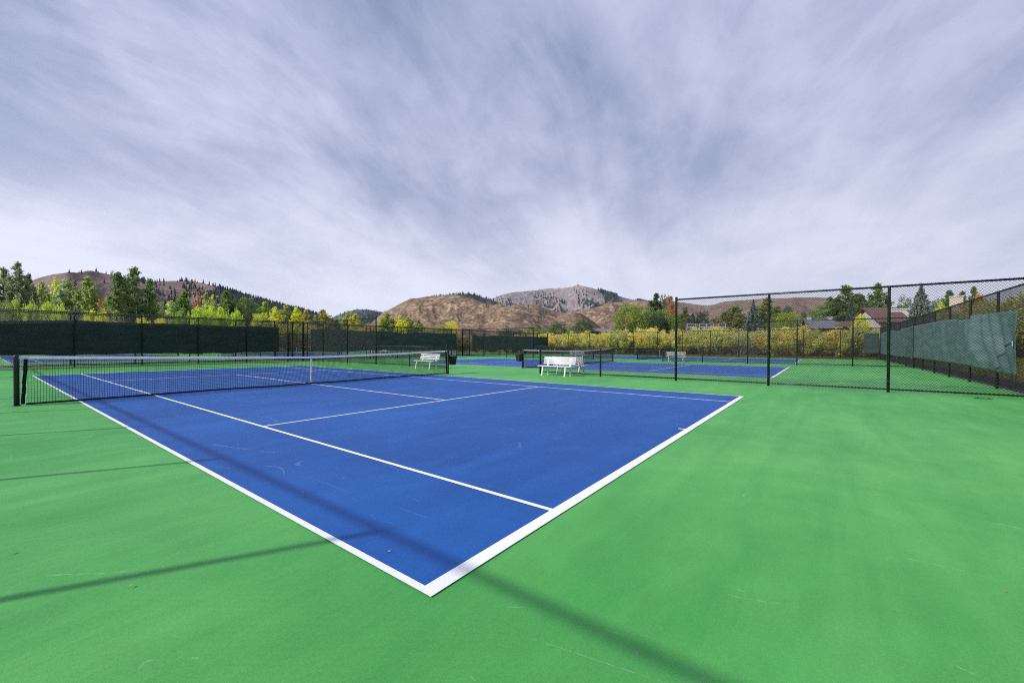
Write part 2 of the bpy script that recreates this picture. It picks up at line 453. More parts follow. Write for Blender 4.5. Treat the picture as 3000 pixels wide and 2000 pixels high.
TOPZ = [(11.05, 2.34), (12.3, 2.39), (14.4, 2.43), (15.0, 2.45), (15.5, 2.36), (16.9, 2.35), (18.0, 2.46), (21, 2.52), (28.1, 2.54)]
BOTZ = [(11, .52), (13.1, .53), (14.2, .60), (14.6, .55), (15.3, .60), (19.2, .62), (28, .63)]
windscreen((-9.2, YN), (7.58, YN), .70, 2.60, 'dark green windscreen tied along the fence behind the far baseline', 1, seed=1, folds=((2.6, .5, .02, .6), (12.4, .4, .03, -.9)))
windscreen((10.05, YN), (27.0, YN), .73, 2.56, 'dark green rippled windscreen on the fence behind the middle court', -1, seed=2, folds=((9.6, .35, .05, .9), (6.2, .3, .04, -.8), (11, .4, .05, .7), (15.7, .35, .06, .9)))
windscreen((29.75, YN), (46.6, YN), .70, 2.50, 'dark green windscreen on the left-end fence of the farthest court', -1, seed=3, folds=((2.2, .4, .05, -.9), (3.0, .3, .05, -.9), (7.8, .5, .04, 1.2), (9, .3, .03, 1.)))
windscreen((11.1, YS), (28.0, YS), .56, 2.50, 'teal sagging windscreen on the right side fence, nearest the camera', 1, sag=.10, seed=4, matl=M['screen_sunlit'], topz=TOPZ, botz=BOTZ,
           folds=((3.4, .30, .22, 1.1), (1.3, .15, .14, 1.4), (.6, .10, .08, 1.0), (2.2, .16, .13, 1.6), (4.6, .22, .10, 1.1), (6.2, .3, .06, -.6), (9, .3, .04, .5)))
windscreen((28.3, YS), (46.2, YS), .57, 2.56, 'greyish windscreen on the right side fence, beyond the second dividing fence', 1, seed=5, matl=M['screen_sunlit'], folds=((6, .4, .04, .5),))
windscreen((FX[3], -17.7), (FX[3], -16.6), .60, 2.56, 'short dark windscreen piece in the far right fence corner', 1, seed=6)
windscreen((-9.2, Y2N), (9.0, Y2N), .70, 2.55, 'windscreen at the back of the far row, left of the gate', -1, seed=7, folds=((6, .4, .04, .5),))
windscreen((10.2, Y2N), (27.6, Y2N), .70, 2.55, 'windscreen at the back of the far row, right of the gate', -1, seed=8, folds=((6, .4, .04, .5),))
b = MB(); b.box(11.16, YS+.118, 1.36, 11.24, YS+.125, 1.50)
tag(b.build('tag_card', M['band']), 'small white card hanging at the free edge of the teal windscreen', 'tag')

# ------------------------------------------------------------------ tennis nets
def net_parts():
    """mesh data for one net, centred on the origin, along X"""
    hw = 6.35
    def top(x): return 1.06-(1.06-.918)*(1-(abs(x)/6.4)**1.25)
    def yoff(x, t):
        k = (1-t)**1.8
        bl = .20*math.exp(-((x+1.15)/.75)**2)+.11*math.exp(-((x-1.0)/.8)**2)+.035*math.sin(x*1.1+1)
        rip = .006*math.sin(x*23)*math.exp(-(x/2.2)**2)*min(1, (1-t)*3)
        return -(bl*k+.02*math.sin(x*.7))+rip
    def P(x, t): return (x, yoff(x, t), .03+(top(x)-.035-.03)*t)
    V = []; F = []
    def seg(pts, r):
        n0 = len(V); m = len(pts)
        for i, p in enumerate(pts):
            p = np.array(p); d = np.array(pts[min(i+1, m-1)])-np.array(pts[max(i-1, 0)]); d /= np.linalg.norm(d)
            a = np.cross(d, (0, 1, 0)); a /= np.linalg.norm(a); bb = np.cross(d, a)
            for k in range(3):
                t = 2.094*k; V.append(p+(a*math.cos(t)+bb*math.sin(t))*r)
        for i in range(m-1):
            for k in range(3): F.append((n0+3*i+k, n0+3*i+(k+1) % 3, n0+3*i+3+(k+1) % 3, n0+3*i+3+k))
    rng = random.Random(3)
    x = -6.24; i = 0
    while x < 6.25:
        jx = rng.uniform(-.004, .004); seg([P(x+jx*math.sin(k*1.7+i), k/8) for k in range(9)], .0038); x += .0445; i += 1
    for j in range(1, 22):
        t = j/22
        seg([P(xx, t) for xx in np.linspace(-6.25, 6.25, 96)], .0038)
    net = np_mesh('net_mesh', V, F); net.materials.append(M['cord'])
    hb = MB()
    xs = np.linspace(-6.37, 6.37, 60); prev = None; vs = []; fs = []
    for k, xx in enumerate(xs):
        z1 = top(xx); z0 = z1-.062; y = yoff(xx, 1)
        for (yy, zz) in ((y-.012, z0), (y-.009, z1-.01), (y, z1+.004), (y+.009, z1-.01), (y+.012, z0), (y, z0+.01)): vs.append((xx, yy, zz))
    for k in range(len(xs)-1):
        for q in range(6): fs.append((k*6+q, k*6+(q+1) % 6, k*6+6+(q+1) % 6, k*6+6+q))
    fs += [tuple(range(6))[::-1], tuple((len(xs)-1)*6+q for q in range(6))]
    hb.add(vs, fs); hbm = hb.mesh('headband'); hbm.materials.append(M['band'])
    bt = MB(); vs = []; fs = []; xs = np.linspace(-6.27, 6.27, 110)
    for xx in xs:
        y = yoff(xx, 0)
        for (yy, zz) in ((y-.006, .012), (y-.006, .055), (y+.006, .055), (y+.006, .012)): vs.append((xx, yy, zz))
    for k in range(len(xs)-1):
        for q in range(4): fs.append((k*4+q, k*4+(q+1) % 4, k*4+4+(q+1) % 4, k*4+4+q))
    bt.add(vs, fs); btm = bt.mesh('bottom_band'); btm.materials.append(M['cord'])
    st = MB(); vs = []; fs = []
    for k in range(12):
        t = k/11; z = .02+(.925-.02)*t; y = -.02-.0*t
        for (xx, yy) in ((-.027, y-.008), (.027, y-.008), (.027, y+.012), (-.027, y+.012)): vs.append((xx, yy, z))
    for k in range(11):
        for q in range(4): fs.append((k*4+q, k*4+(q+1) % 4, k*4+4+(q+1) % 4, k*4+4+q))
    fs += [(3, 2, 1, 0), (44, 45, 46, 47)]
    st.add(vs, fs); st.box(-.03, -.034, .64, .03, -.027, .67)
    stm = st.mesh('centre_strap'); stm.materials.append(M['band'])
    sbm = {}
    for s in (-1, 1):
        sb = MB()
        pts = [(s*(6.315-.05*(k/12)+.003*math.sin(k*1.3)), yoff(6.2, k/12)*.4, .03+.99*k/12) for k in range(13)]
        sb.tube(pts, [.030+.003*math.sin(k*2.2) for k in range(13)], 8)
        sbm[s] = sb.mesh('side_band', True); sbm[s].materials.append(M['cord'])
    po = MB()
    po.tube([(0,0,-.1), (0,0,1.05), (0,0,1.075), (0,0,1.085)], [.044, .044, .042, .02], 16)
    po.tube([(0,0,.0), (0,0,.02)], .06, 16)
    pom = po.mesh('post', True); pom.materials.append(M['post'])
    return net, hbm, btm, stm, sbm, pom
NETM = net_parts()
def tennis_net(cx, cy, label):
    root = empty('tennis_net', (cx, cy, 0)); tag(root, label, 'tennis net')
    for nm, me in zip(('net_mesh', 'headband', 'bottom_band', 'centre_strap'), NETM[:4]): link(nm, me, None, root)
    for s in (-1, 1):
        link('side_band', NETM[4][s], None, root)
        p = link('post', NETM[5], None, root, (s*6.40, 0, 0))
        if cy == 0:
            k = MB()   # winch housing, crank stub and lacing hooks
            k.box(-.035, .044, .62, .035, .11, .80); k.tube([(0,.10,.71), (0,.15,.71), (0,.15,.63)], .008, 6)
            k.tube([(-s*.0,0,1.03), (-s*.17,0,1.045)], .004, 6)
            for z in (.25, .48, .9): k.tube([(-s*.03,-.02,z), (-s*.09,-.01,z+.01)], .003, 5)
            for z in (.2, .62): k.tube([(s*.04,0,z), (s*.085,0,z+.004)], .004, 5)
            k.build('winch', M['post'], p)
            w = MB(); w.tube([(-s*.055,-.03,.05), (-s*.05,-.03,.5), (-s*.06,-.02,1.0)], .005, 5)
            for i in range(7): w.tube([(-s*.045,-.03,.1+i*.14), (-s*.085,-.02,.14+i*.14)], .003, 5)
            w.build('lacing', M['band'], p)
    return root
tennis_net(0, 0, 'large near tennis net with white headband across the blue court')
tennis_net(CENT[1], 0, 'tennis net of the middle court behind the white bench')
tennis_net(CENT[2], 0, 'tennis net of the farthest court in front of the willows')
tennis_net(0, YC2, 'tennis net of the far-row court behind the dark windscreen')
tennis_net(CENT[1], YC2, 'tennis net of the far-row court seen through the gate')

# ------------------------------------------------------------------ benches
def bench_proto():
    """seat faces -X; length along Y, 1.62 m"""
    root = empty('bench', (0, 0, 0)); L = .81
    W = M['white_plastic']
    s = MB()
    for i in range(5):
        x = -.25+i*.095; z = .425-.010*abs(i-1.2)**1.1
        s.box(x, -L, z-.012, x+.070, L, z+.012)
    s.build('seat', W, root, bevel=.005)
    b = MB()
    for i in range(4):
        z = .495+i*.084; x = .225+(z-.42)*.26
        b.add([(x,-L+.02,z), (x+.022,-L+.02,z-.004), (x+.037,-L+.02,z+.05), (x+.015,-L+.02,z+.054),
               (x,L-.02,z), (x+.022,L-.02,z-.004), (x+.037,L-.02,z+.05), (x+.015,L-.02,z+.054)],
              [(0,1,2,3), (4,7,6,5), (0,4,5,1), (1,5,6,2), (2,6,7,3), (3,7,4,0)])
    b.build('backrest', W, root, bevel=.004)
    for y in (-.56, .56):
        l = MB(); w = .028
        # splayed cast legs, brace, and backrest support
        def bar(pts, t):
            vs = []; fs = []
            for (x, z, tt) in pts:
                vs += [(x-tt, y-w, z), (x+tt, y-w, z), (x+tt, y+w, z), (x-tt, y+w, z)]
            for i in range(len(pts)-1):
                for q in range(4): fs.append((i*4+q, i*4+(q+1) % 4, i*4+4+(q+1) % 4, i*4+4+q))
            fs += [(3,2,1,0), tuple(len(pts)*4-4+q for q in range(4))]
            l.add(vs, fs)
        bar([(-.26, 0, .045), (-.25, .03, .028), (-.225, .18, .026), (-.19, .33, .03), (-.15, .405, .05)], 0)
        bar([(.27, 0, .045), (.26, .03, .028), (.24, .18, .026), (.20, .33, .03), (.16, .405, .05)], 0)
        l.box(-.22, y-w*.9, .365, .25, y+w*.9, .404)
        bar([(.235, .40, .03), (.262, .5, .018), (.315, .70, .016), (.345, .80, .012)], 0)
        l.build('leg', W, root, bevel=.006)
    return root
bench0 = bench_proto()
BG = 'white slatted benches'
BSP = [((8.63, -4.37), 0, 'white slatted bench facing the near court, back against the waist-high fence'),
       ((10.15, -4.25), math.pi, 'white slatted bench behind the fence, back to back with the near one'),
       ((8.63, 3.98), 0, 'white slatted bench seen through the near net, beside the fence end'),
       ((28.75, -3.98), math.pi, 'white slatted bench seen from behind through the tall fence post'),
       ((28.75, 5.0), math.pi, 'white slatted bench seen over the middle court net, from behind'),
       ((8.65, 35.9), 0, 'white bench of the far row, right-hand one below the dark windscreen edge'),
       ((8.65, 43.6), 0, 'white bench of the far row, left-hand one below the dark windscreen edge'),
       ((27.4, 36.5), 0, 'white bench beyond the walk, left one behind the middle court windscreen'),
       ((27.4, 33.4), 0, 'white bench beyond the walk, right one behind the middle court windscreen')]
for i, ((x, y), rz, lb) in enumerate(BSP):
    o = bench0 if i == 0 else copy_tree(bench0)
    o.location = (x, y, 0); o.rotation_euler[2] = rz; tag(o, lb, 'bench', BG)

# ------------------------------------------------------------------ bins on the net posts
def bin_proto():
    root = empty('waste_bin', (0, 0, 0))
    b = MB(); n = 4
    def ring(w, d, z): return [(-w,-d,z), (w,-d,z), (w,d,z), (-w,d,z)]
    outer = [ring(.13, .10, .40), ring(.17, .14, .76), ring(.185, .155, .765), ring(.185, .155, .80), ring(.165, .135, .80), ring(.125, .095, .42)]
    vs = [p for r in outer for p in r]; fs = [(3, 2, 1, 0)]
    for i in range(len(outer)-1):
        for q in range(4): fs.append((i*4+q, i*4+(q+1) % 4, i*4+4+(q+1) % 4, i*4+4+q))
    fs.append((20, 21, 22, 23)); b.add(vs, fs)
    for x in (-.06, .0, .06): b.box(x-.008, -.14, .45, x+.008, -.115, .70)
    b.build('bucket', M['bin'], root, bevel=.006)
    h = MB(); h.tube([(-.17,0,.80), (-.15,0,.86), (0,0,.885), (.15,0,.86), (.17,0,.80)], .008, 6)
    h.build('handle', M['bin'], root, True)
    k = MB(); k.box(-.21, -.03, .74, -.185, .03, .84); k.build('bracket', M['post'], root)
    return root
bin0 = bin_proto()
for i, (x, y, lb) in enumerate(((6.66, -.02, 'black square bucket bin hung on the near net post'),
                                (CENT[1]-6.68, .05, 'black square bucket bin hung on the middle court net post'),
                                (CENT[2]-6.68, .05, 'black bucket bin hung on the farthest court net post, seen through wire'))):
    o = bin0 if i == 0 else copy_tree(bin0)
    o.location = (x, y, 0); o.rotation_euler[2] = 0 if i == 0 else math.pi
    tag(o, lb, 'bin', 'bins hung on the net posts')

# ------------------------------------------------------------------ ground cover outside the courts
tag(slab('gravel_strip', FX[0]-2, YS-1.9, FX[3]+6, YS-.21, -.05, M['gravel'], .1), 'dark gravel strip outside the right side fence')
def bank():
    V = []; F = []; xs = np.linspace(-14, 70, 120); ts = np.linspace(0, 1, 18)
    rng = np.random.default_rng(4)
    for x in xs:
        for t in ts:
            y = YS-1.85-t*9; z = -.12+1.05*(t**.7)*(.9+.1*math.sin(x*.4))+.05*math.sin(x*1.7+t*9)
            V.append((x, y, z))
    n = len(ts)
    for i in range(len(xs)-1):
        for j in range(n-1):
            k = i*n+j; F.append((k, k+1, k+n+1, k+n))
    me = np_mesh('grass_bank', V, F, True); me.materials.append(M['grassm'])
    tag(link('grass_bank', me), 'grass bank rising behind the gravel strip', kind='structure')
bank()
def blades(name, N, fn, hgt, colr, label, seed):
    rng = np.random.default_rng(seed); P = fn(rng, N)
    a = rng.uniform(0, 6.28, N); h = hgt*rng.uniform(.5, 1.3, N); w = .012+.012*rng.random(N)
    tx = rng.normal(0, .35, (N, 2))*h[:, None]
    b0 = P+np.c_[np.cos(a)*w, np.sin(a)*w, np.zeros(N)]; b1 = P-np.c_[np.cos(a)*w, np.sin(a)*w, np.zeros(N)]
    tp = P+np.c_[tx, h]
    V = np.stack([b0, b1, tp], 1).reshape(-1, 3); F = np.arange(3*N).reshape(-1, 3)
    me = np_mesh(name, V, F); me.materials.append(M['leaf'])
    o = link(name, me); o.color = colr; tag(o, label, kind='stuff'); return o
def f1(rng, N):
    x = rng.uniform(9, 50, N); t = rng.random(N)**1.2; y = YS-1.8-t*7
    return np.c_[x, y, -.1+1.0*(t*.78)**.7]
blades('grass', 60000, f1, .16, (.30, .30, .11, .9), 'rough dry grass on the bank outside the right fence', 5)
def f2(rng, N):
    x = 47.1+rng.random(N)**1.4*8; y = rng.uniform(-20, 24, N); return np.c_[x, y, np.full(N, -.15)]
blades('dry_grass', 60000, f2, .34, (.42, .34, .16, .8), 'tall dry grass along the back fence', 6)

# ------------------------------------------------------------------ foliage
def leaf_quads(C, size, rng, elong=1.5, droop=0.):
    """C Nx3 centres -> diamond leaf quads with random orientation"""
    N = len(C); u = rng.normal(size=(N, 3)); u[:, 2] -= droop; u /= np.linalg.norm(u, axis=1)[:, None]
    w = rng.normal(size=(N, 3)); w -= (w*u).sum(1)[:, None]*u; w /= np.linalg.norm(w, axis=1)[:, None]
    s = size*rng.uniform(.6, 1.35, N)[:, None]; nn = np.cross(u, w)*s*.15
    V = np.stack([C-u*s*elong*.5, C+w*s*.5+nn, C+u*s*elong*.5, C-w*s*.5+nn], 1).reshape(-1, 3)
    return V, np.arange(4*N).reshape(-1, 4)
def tree_proto(kind, seed):
    """returns (trunk mesh, crown mesh, natural height, natural width)"""
    rng = np.random.default_rng(seed); B = MB(); C = []
    def limb(p0, p1, r0, r1, bend=.1, n=4):
        p0 = np.array(p0, float); p1 = np.array(p1, float); L = np.linalg.norm(p1-p0); off = rng.normal(size=3)*bend*L
        pts = [p0+(p1-p0)*t+off*math.sin(math.pi*t) for t in np.linspace(0, 1, n)]
        B.tube(pts, [r0+(r1-r0)*t for t in np.linspace(0, 1, n)], 5); return pts
    def clump(c, s, n, sh=(1, 1, .8)):
        q = rng.normal(size=(n, 3)); q /= np.linalg.norm(q, axis=1)[:, None]
        q *= (rng.random(n)**.45)[:, None]*s; C.append(c+q*np.array(sh))
    Hn = 10.
    if kind in ('poplar', 'multi', 'airy'):
        lead = [((0, 0), 10., 1.), ((rng.uniform(-1,-.5), rng.uniform(-.8,.8)), rng.uniform(8.2,9.3), .45), ((rng.uniform(.5,1.1), rng.uniform(-.8,.8)), rng.uniform(7.6,9.), .45), ((rng.uniform(-.3,.3), rng.uniform(.6,1.)), rng.uniform(7.,8.8), .4)] if kind != 'multi' else [((0, 0), 10., 1.), ((-1.35, .3), 9.2, .62), ((1.45, -.2), 8.9, .6), ((.3, 1.2), 8.6, .6), ((-2.2, -.5), 7.0, .6), ((2.3, .4), 6.4, .6)]
        W = {'poplar': 2.7, 'multi': 2.6, 'airy': 2.5}[kind]
        for (lx, ly), hh, k in lead:
            top = np.array([lx+rng.normal()*.15, ly+rng.normal()*.15, hh])
            pts = limb((0, 0, 0), (lx*.65, ly*.65, hh*.38), .17*k+.03, .11*k+.02, .02)
            pts2 = limb(pts[-1], top-(0, 0, .3), .11*k+.02, .02, .03, 6)
            nl = int({'poplar': 80, 'multi': 56, 'airy': 56}[kind]*(1 if k > .9 or kind == 'multi' else .45))
            for i in range(nl):
                t = .05+.93*((i+rng.random())/nl); z = t*hh
                env = W*k**.4*(.30+.70*min(1, t/.28))*max(.0, 1-t**1.35)*(1+.22*math.sin(t*19+seed)+.15*math.sin(i*2.4*2+seed))+.08
                az = i*2.4+rng.normal()*.5; L = env*rng.uniform(.45, 1.2)
                if kind == 'multi': L *= .9
                cx = lx*min(1, z/hh*1.3); cy = ly*min(1, z/hh*1.3)
                p0 = np.array([cx*.9, cy*.9, max(.2, z-L*.25)]); p1 = p0+np.array([math.cos(az)*L, math.sin(az)*L, L*rng.uniform(.25, .6)])
                limb(p0, p1, .035, .008, .08, 3)
                for q in np.linspace(.3, 1.0, 4):
                    s = rng.uniform(.24, .50)*(1-.45*t)
                    clump(p0+(p1-p0)*q, s, int((19 if kind != 'airy' else 12)*rng.uniform(.6, 1.4)), (1, 1, 1.2))
            clump(top-(0, 0, .3), .16, 16, (.7, .7, 2.2)); clump(top-(0, 0, 1.), .26, 26, (.8, .8, 1.8))
        size = .125; el = 1.4
    elif kind in ('round', 'dense'):
        W = 3.1 if kind == 'round' else 3.6
        limb((0, 0, 0), (0, 0, 4), .26, .16, .02)
        nl = 190 if kind == 'round' else 260
        for i in range(nl):
            ph = math.acos(1-1.75*((i+.5)/nl)); az = i*2.39996+rng.normal()*.2
            k = rng.uniform(.68, 1.04)*(1+.10*math.sin(az*3+seed)+.08*math.sin(ph*5+az*2))
            p = np.array([math.sin(ph)*math.cos(az)*W*k, math.sin(ph)*math.sin(az)*W*k, 5.3+math.cos(ph)*4.6*k])
            if i % 3 == 0: limb((0, 0, 2.2+rng.random()*2), p*.96, .06, .01, .06, 4)
            clump(p, rng.uniform(.42, .85), int((44 if kind == 'round' else 44)*rng.uniform(.6, 1.3)), (1, 1, .8))
        size = .17; el = 1.35
    elif kind == 'shrub':
        for i in range(64):
            az = rng.uniform(0, 6.28); lean = rng.uniform(.02, .85); L = 10*rng.uniform(.72, 1.05)*(1-.22*lean)
            p1 = np.array([math.cos(az)*math.sin(lean)*L, math.sin(az)*math.sin(lean)*L, math.cos(lean)*L])
            p0 = np.array([math.cos(az)*.6*rng.random(), math.sin(az)*.6*rng.random(), 0])
            pts = limb(p0, p1, .075, .02, .05, 5)
            for q in np.linspace(.34, 1.0, 8):
                c = p0+(p1-p0)*q
                if rng.random() < .35+.65*q: clump(c, rng.uniform(.45, .95), int(42*rng.uniform(.5, 1.4)*(.4+.6*q)), (1, 1, 1.25))
            if i % 2 == 0:
                for q in (.4, .55, .7):
                    c = p0+(p1-p0)*q; d = rng.normal(size=3)*1.0; d[2] = abs(d[2])+.6; limb(c, c+d, .03, .012, .05, 3)
        size = .24; el = 1.9
    elif kind == 'twiggy':     # half bare shrub with pale arching stems
        for i in range(70):
            az = rng.uniform(0, 6.28); lean = rng.uniform(.1, 1.25); L = 10*rng.uniform(.5, .95)
            p1 = np.array([math.cos(az)*math.sin(lean)*L, math.sin(az)*math.sin(lean)*L, math.cos(lean)*L])
            p0 = np.array([math.cos(az)*.5*rng.random(), math.sin(az)*.5*rng.random(), 0])
            limb(p0, p1, .085, .02, .05, 5)
            for k in range(4):
                c = p0+(p1-p0)*rng.uniform(.35, .85); d = rng.normal(size=3)*.9; d[2] = abs(d[2])+.5; limb(c, c+d, .035, .012, .05, 3)
            if lean < .7:
                for q in (.8, .95): clump(p0+(p1-p0)*q, .8, 16)
        size = .24; el = 1.9
    elif kind == 'spruce':
        limb((0, 0, 0), (0, 0, 9.8), .22, .02, .004, 6)
        lv = 34
        for i in range(lv):
            t = i/(lv-1); z = .5+9.2*t; R = 2.5*(1-t)**.85+.08; nb = int(15-8*t)
            for j in range(nb):
                az = j*6.283/nb+i*.7+rng.normal()*.12; L = R*rng.uniform(.72, 1.12)
                dz = -.22*L*(1-t)+.1*L
                p1 = np.array([math.cos(az)*L, math.sin(az)*L, z+dz])
                if j % 2 == 0: limb((0, 0, z), p1, .03, .008, .03, 3)
                n = int(9+22*L)
                q = rng.random(n)**.7; c = np.array([0, 0, z])+(p1-np.array([0, 0, z]))*q[:, None]
                c[:, 2] += -.10*np.sin(q*3.14)*L+rng.normal(size=n)*.05
                side = rng.normal(size=n)*(.16*(1.05-q))*L; c[:, 0] += -math.sin(az)*side; c[:, 1] += math.cos(az)*side
                c[:, 2] -= np.abs(side)*.25
                C.append(c)
        c = rng.normal(size=(40, 3))*np.array([.05, .05, .25])+np.array([0, 0, 9.75]); C.append(c)
        size = .15; el = 2.1
    C = np.concatenate(C); C = C[C[:, 2] > .12]
    V, F = leaf_quads(C, size, rng, el, .2)
    crown = np_mesh('crown', V, F); crown.materials.append(M['needle'] if kind == 'spruce' else M['leaf'])
    trunk = B.mesh('trunk', True)
    trunk.materials.append({'poplar': M['bark_pale'], 'airy': M['bark_pale'], 'multi': M['bark_pale'], 'shrub': M['twig'], 'twiggy': M['bark_pale']}.get(kind, M['bark']))
    xy = np.percentile(np.abs(C[:, :2]), 94)
    return trunk, crown, C[:, 2].max(), 2*xy
PRO = {}
def proto(kind, var):
    k = (kind, var)
    if k not in PRO: PRO[k] = tree_proto(kind, 11*var+len(kind))
    return PRO[k]
NAMES = {'poplar': ('poplar_tree', 'tree'), 'multi': ('poplar_tree', 'tree'), 'airy': ('poplar_tree', 'tree'), 'round': ('broadleaf_tree', 'tree'),
         'dense': ('broadleaf_tree', 'tree'), 'shrub': ('willow_shrub', 'shrub'), 'twiggy': ('willow_shrub', 'shrub'), 'spruce': ('spruce_tree', 'tree')}
TREES = []
def tree(kind, px, topy, wpx, dist, col, label, group=None, patch=.7, z0=-.16, var=None):
    col = tuple(min(.68, k*1.75+.03) for k in col)
    var = (len(TREES) % 2) if var is None else var
    tm, cm, hn, wn = proto(kind, var)
    x, y = bearing(px, dist); h = height(px, topy, dist)-z0; w = width(px, wpx, dist)*(1.34 if kind in ('poplar', 'airy', 'multi') else 1)
    if len(label.split()) < 5: label += ' behind the yellow willows'
    assert len(label.split()) <= 16, label
    root = empty(NAMES[kind][0], (x, y, z0), random.uniform(0, 6.28))
    root.scale = (w/wn, w/wn, h/hn)
    tag(root, label, NAMES[kind][1], group)
    link('trunk', tm, None, root)
    c = link('crown', cm, None, root); c.color = (*col, patch)
    TREES.append(root); return root

G_DARK = (.125,.152,.075); G_MID = (.205,.240,.070); G_LIME = (.32,.35,.075); YEL = (.50,.44,.05); GREYG = (.20,.25,.125)
ORG = (.30,.17,.05); RUST = (.26,.13,.08); BLUES = (.075,.100,.090); OLIVE = (.14,.17,.035); DKN = (.030,.052,.034)

LEFT = [  # kind, px, top, width px, distance, colour, patch, words
 ('poplar', 14, 783, 72, 84, G_DARK, .25, 'tall dark green poplar'),
 ('poplar', 54, 766, 66, 82, G_DARK, .2, 'tallest dark green poplar'),
 ('poplar', 86, 800, 52, 86, G_DARK, .2, 'dark green poplar with rounded top'),
 ('poplar', 124, 822, 50, 90, G_MID, .35, 'mid green poplar'),
 ('airy', 163, 811, 42, 96, G_LIME, .6, 'bright lime poplar with pale trunk'),
 ('poplar', 196, 815, 74, 88, GREYG, .25, 'broad grey green poplar'),
 ('airy', 220, 818, 34, 98, (.11,.07,.05), .2, 'thin reddish brown tree'),
 ('poplar', 260, 808, 66, 86, G_MID, .8, 'pointed yellow green poplar'),
 ('airy', 296, 868, 34, 92, ORG, .8, 'small orange tinged tree'),
 ('spruce', 222, 892, 46, 78, (.14,.18,.18), .1, 'small silvery blue spruce'),
 ('poplar', 316, 864, 40, 100, G_MID, .4, 'small green poplar'),
 ('multi', 395, 782, 116, 84, (.085,.125,.035), .6, 'big many-stemmed poplar rising above the hill line'),
 ('round', 455, 880, 60, 92, G_MID, .6, 'low green tree'),
 ('airy', 500, 880, 44, 96, G_LIME, .5, 'airy lime tree'),
 ('poplar', 541, 850, 66, 92, (.10,.16,.035), .8, 'green poplar with yellowing top'),
 ('airy', 581, 855, 30, 108, RUST, .3, 'narrow rust coloured tree'),
 ('poplar', 604, 856, 42, 100, G_MID, .5, 'narrow green poplar'),
 ('airy', 622, 862, 26, 108, G_LIME, .5, 'slim yellow green tree'),
 ('poplar', 664, 852, 66, 92, (.09,.14,.035), .8, 'dark poplar with yellow flecks'),
 ('round', 722, 864, 78, 92, (.085,.12,.032), .9, 'broad dark tree with golden top'),
 ('poplar', 776, 882, 46, 100, (.20,.25,.035), .8, 'yellow green poplar'),
 ('poplar', 806, 898, 36, 98, YEL, .6, 'small yellow poplar'),
 ('poplar', 839, 891, 44, 102, G_MID, .5, 'green cone-shaped poplar'),
 ('poplar', 868, 899, 34, 98, (.42,.38,.03), .4, 'brilliant yellow poplar'),
 ('poplar', 896, 907, 38, 104, (.27,.22,.05), .9, 'orange topped poplar'),
 ('poplar', 946, 906, 52, 98, (.22,.20,.045), .9, 'orange and green poplar'),
 ('poplar', 1019, 914, 40, 108, (.24,.27,.03), .6, 'yellow green poplar left of the tall fence post'),
 ('poplar', 1041, 918, 36, 104, (.30,.30,.03), .5, 'yellow poplar close to the tall fence post'),
 ('poplar', 985, 932, 40, 100, (.16,.18,.05), .6, 'short olive poplar'),
 ('poplar', 1133, 916, 42, 110, (.19,.23,.035), .7, 'yellow green poplar at the foot of the brown hill'),
 ('poplar', 1172, 923, 30, 108, (.40,.37,.03), .5, 'vivid yellow poplar at the foot of the brown hill'),
 ('poplar', 1197, 927, 32, 112, (.22,.25,.04), .5, 'dull yellow poplar at the foot of the brown hill'),
 ('poplar', 1226, 936, 34, 112, (.17,.20,.045), .5, 'olive poplar at the foot of the brown hill'),
 ('round', 1322, 937, 46, 115, (.40,.34,.04), .7, 'golden tree at the foot of the brown hill'),
 ('round', 1292, 947, 44, 112, (.24,.22,.06), .7, 'low tan tree at the foot of the brown hill'),
]
ORD = ['first','second','third','fourth','fifth','sixth','seventh','eighth','ninth','tenth','eleventh','twelfth','thirteenth','fourteenth','fifteenth','sixteenth','seventeenth','eighteenth','nineteenth','twentieth','twenty-first','twenty-second','twenty-third','twenty-fourth','twenty-fifth','twenty-sixth','twenty-seventh','twenty-eighth','twenty-ninth','thirtieth','thirty-first','thirty-second','thirty-third','thirty-fourth','thirty-fifth','thirty-sixth']
def order(rows):
    return {id(r): ORD[i] for i, r in enumerate(sorted(rows, key=lambda r: r[1]))}
od = order(LEFT)
for r in LEFT:
    kind, px, tp, w, d, col, pa, words = r
    tree(kind, px, tp, w, d, col, f'{words}, {od[id(r)]} tree from the left', 'trees beyond the left fences', pa)
SHR = [(12, 880, 62, 74, (.11,.16,.03)), (48, 872, 66, 74, (.20,.26,.035)), (92, 878, 62, 73, (.22,.28,.035)), (140, 881, 58, 76, (.23,.27,.04)), (178, 886, 54, 74, (.25,.30,.04)),
       (268, 902, 52, 74, (.36,.36,.03)), (302, 908, 44, 76, (.40,.34,.03)), (340, 915, 44, 78, (.18,.21,.07)), (418, 925, 56, 74, (.40,.37,.03)), (470, 930, 46, 76, (.42,.34,.05)),
       (520, 908, 50, 78, (.16,.22,.04)), (578, 893, 52, 80, (.27,.33,.03)), (612, 886, 50, 80, (.28,.34,.03)), (648, 893, 44, 82, (.27,.33,.03)), (693, 900, 36, 84, (.28,.33,.04)),
       (762, 915, 52, 88, (.30,.32,.04)), (800, 925, 50, 88, (.34,.33,.04)), (850, 935, 46, 90, (.30,.30,.05)), (905, 938, 50, 90, (.28,.26,.06)), (1075, 945, 50, 92, (.30,.27,.06)), (1255, 955, 50, 96, (.28,.25,.08))]
for i, (px, tp, w, d, col) in enumerate(SHR):
    tree('shrub' if i % 3 else 'round', px, tp, w, d, col, f'leafy yellow green bush, {ORD[i]} from the left in the low row beneath the left trees', 'bushes beneath the left trees', .5)

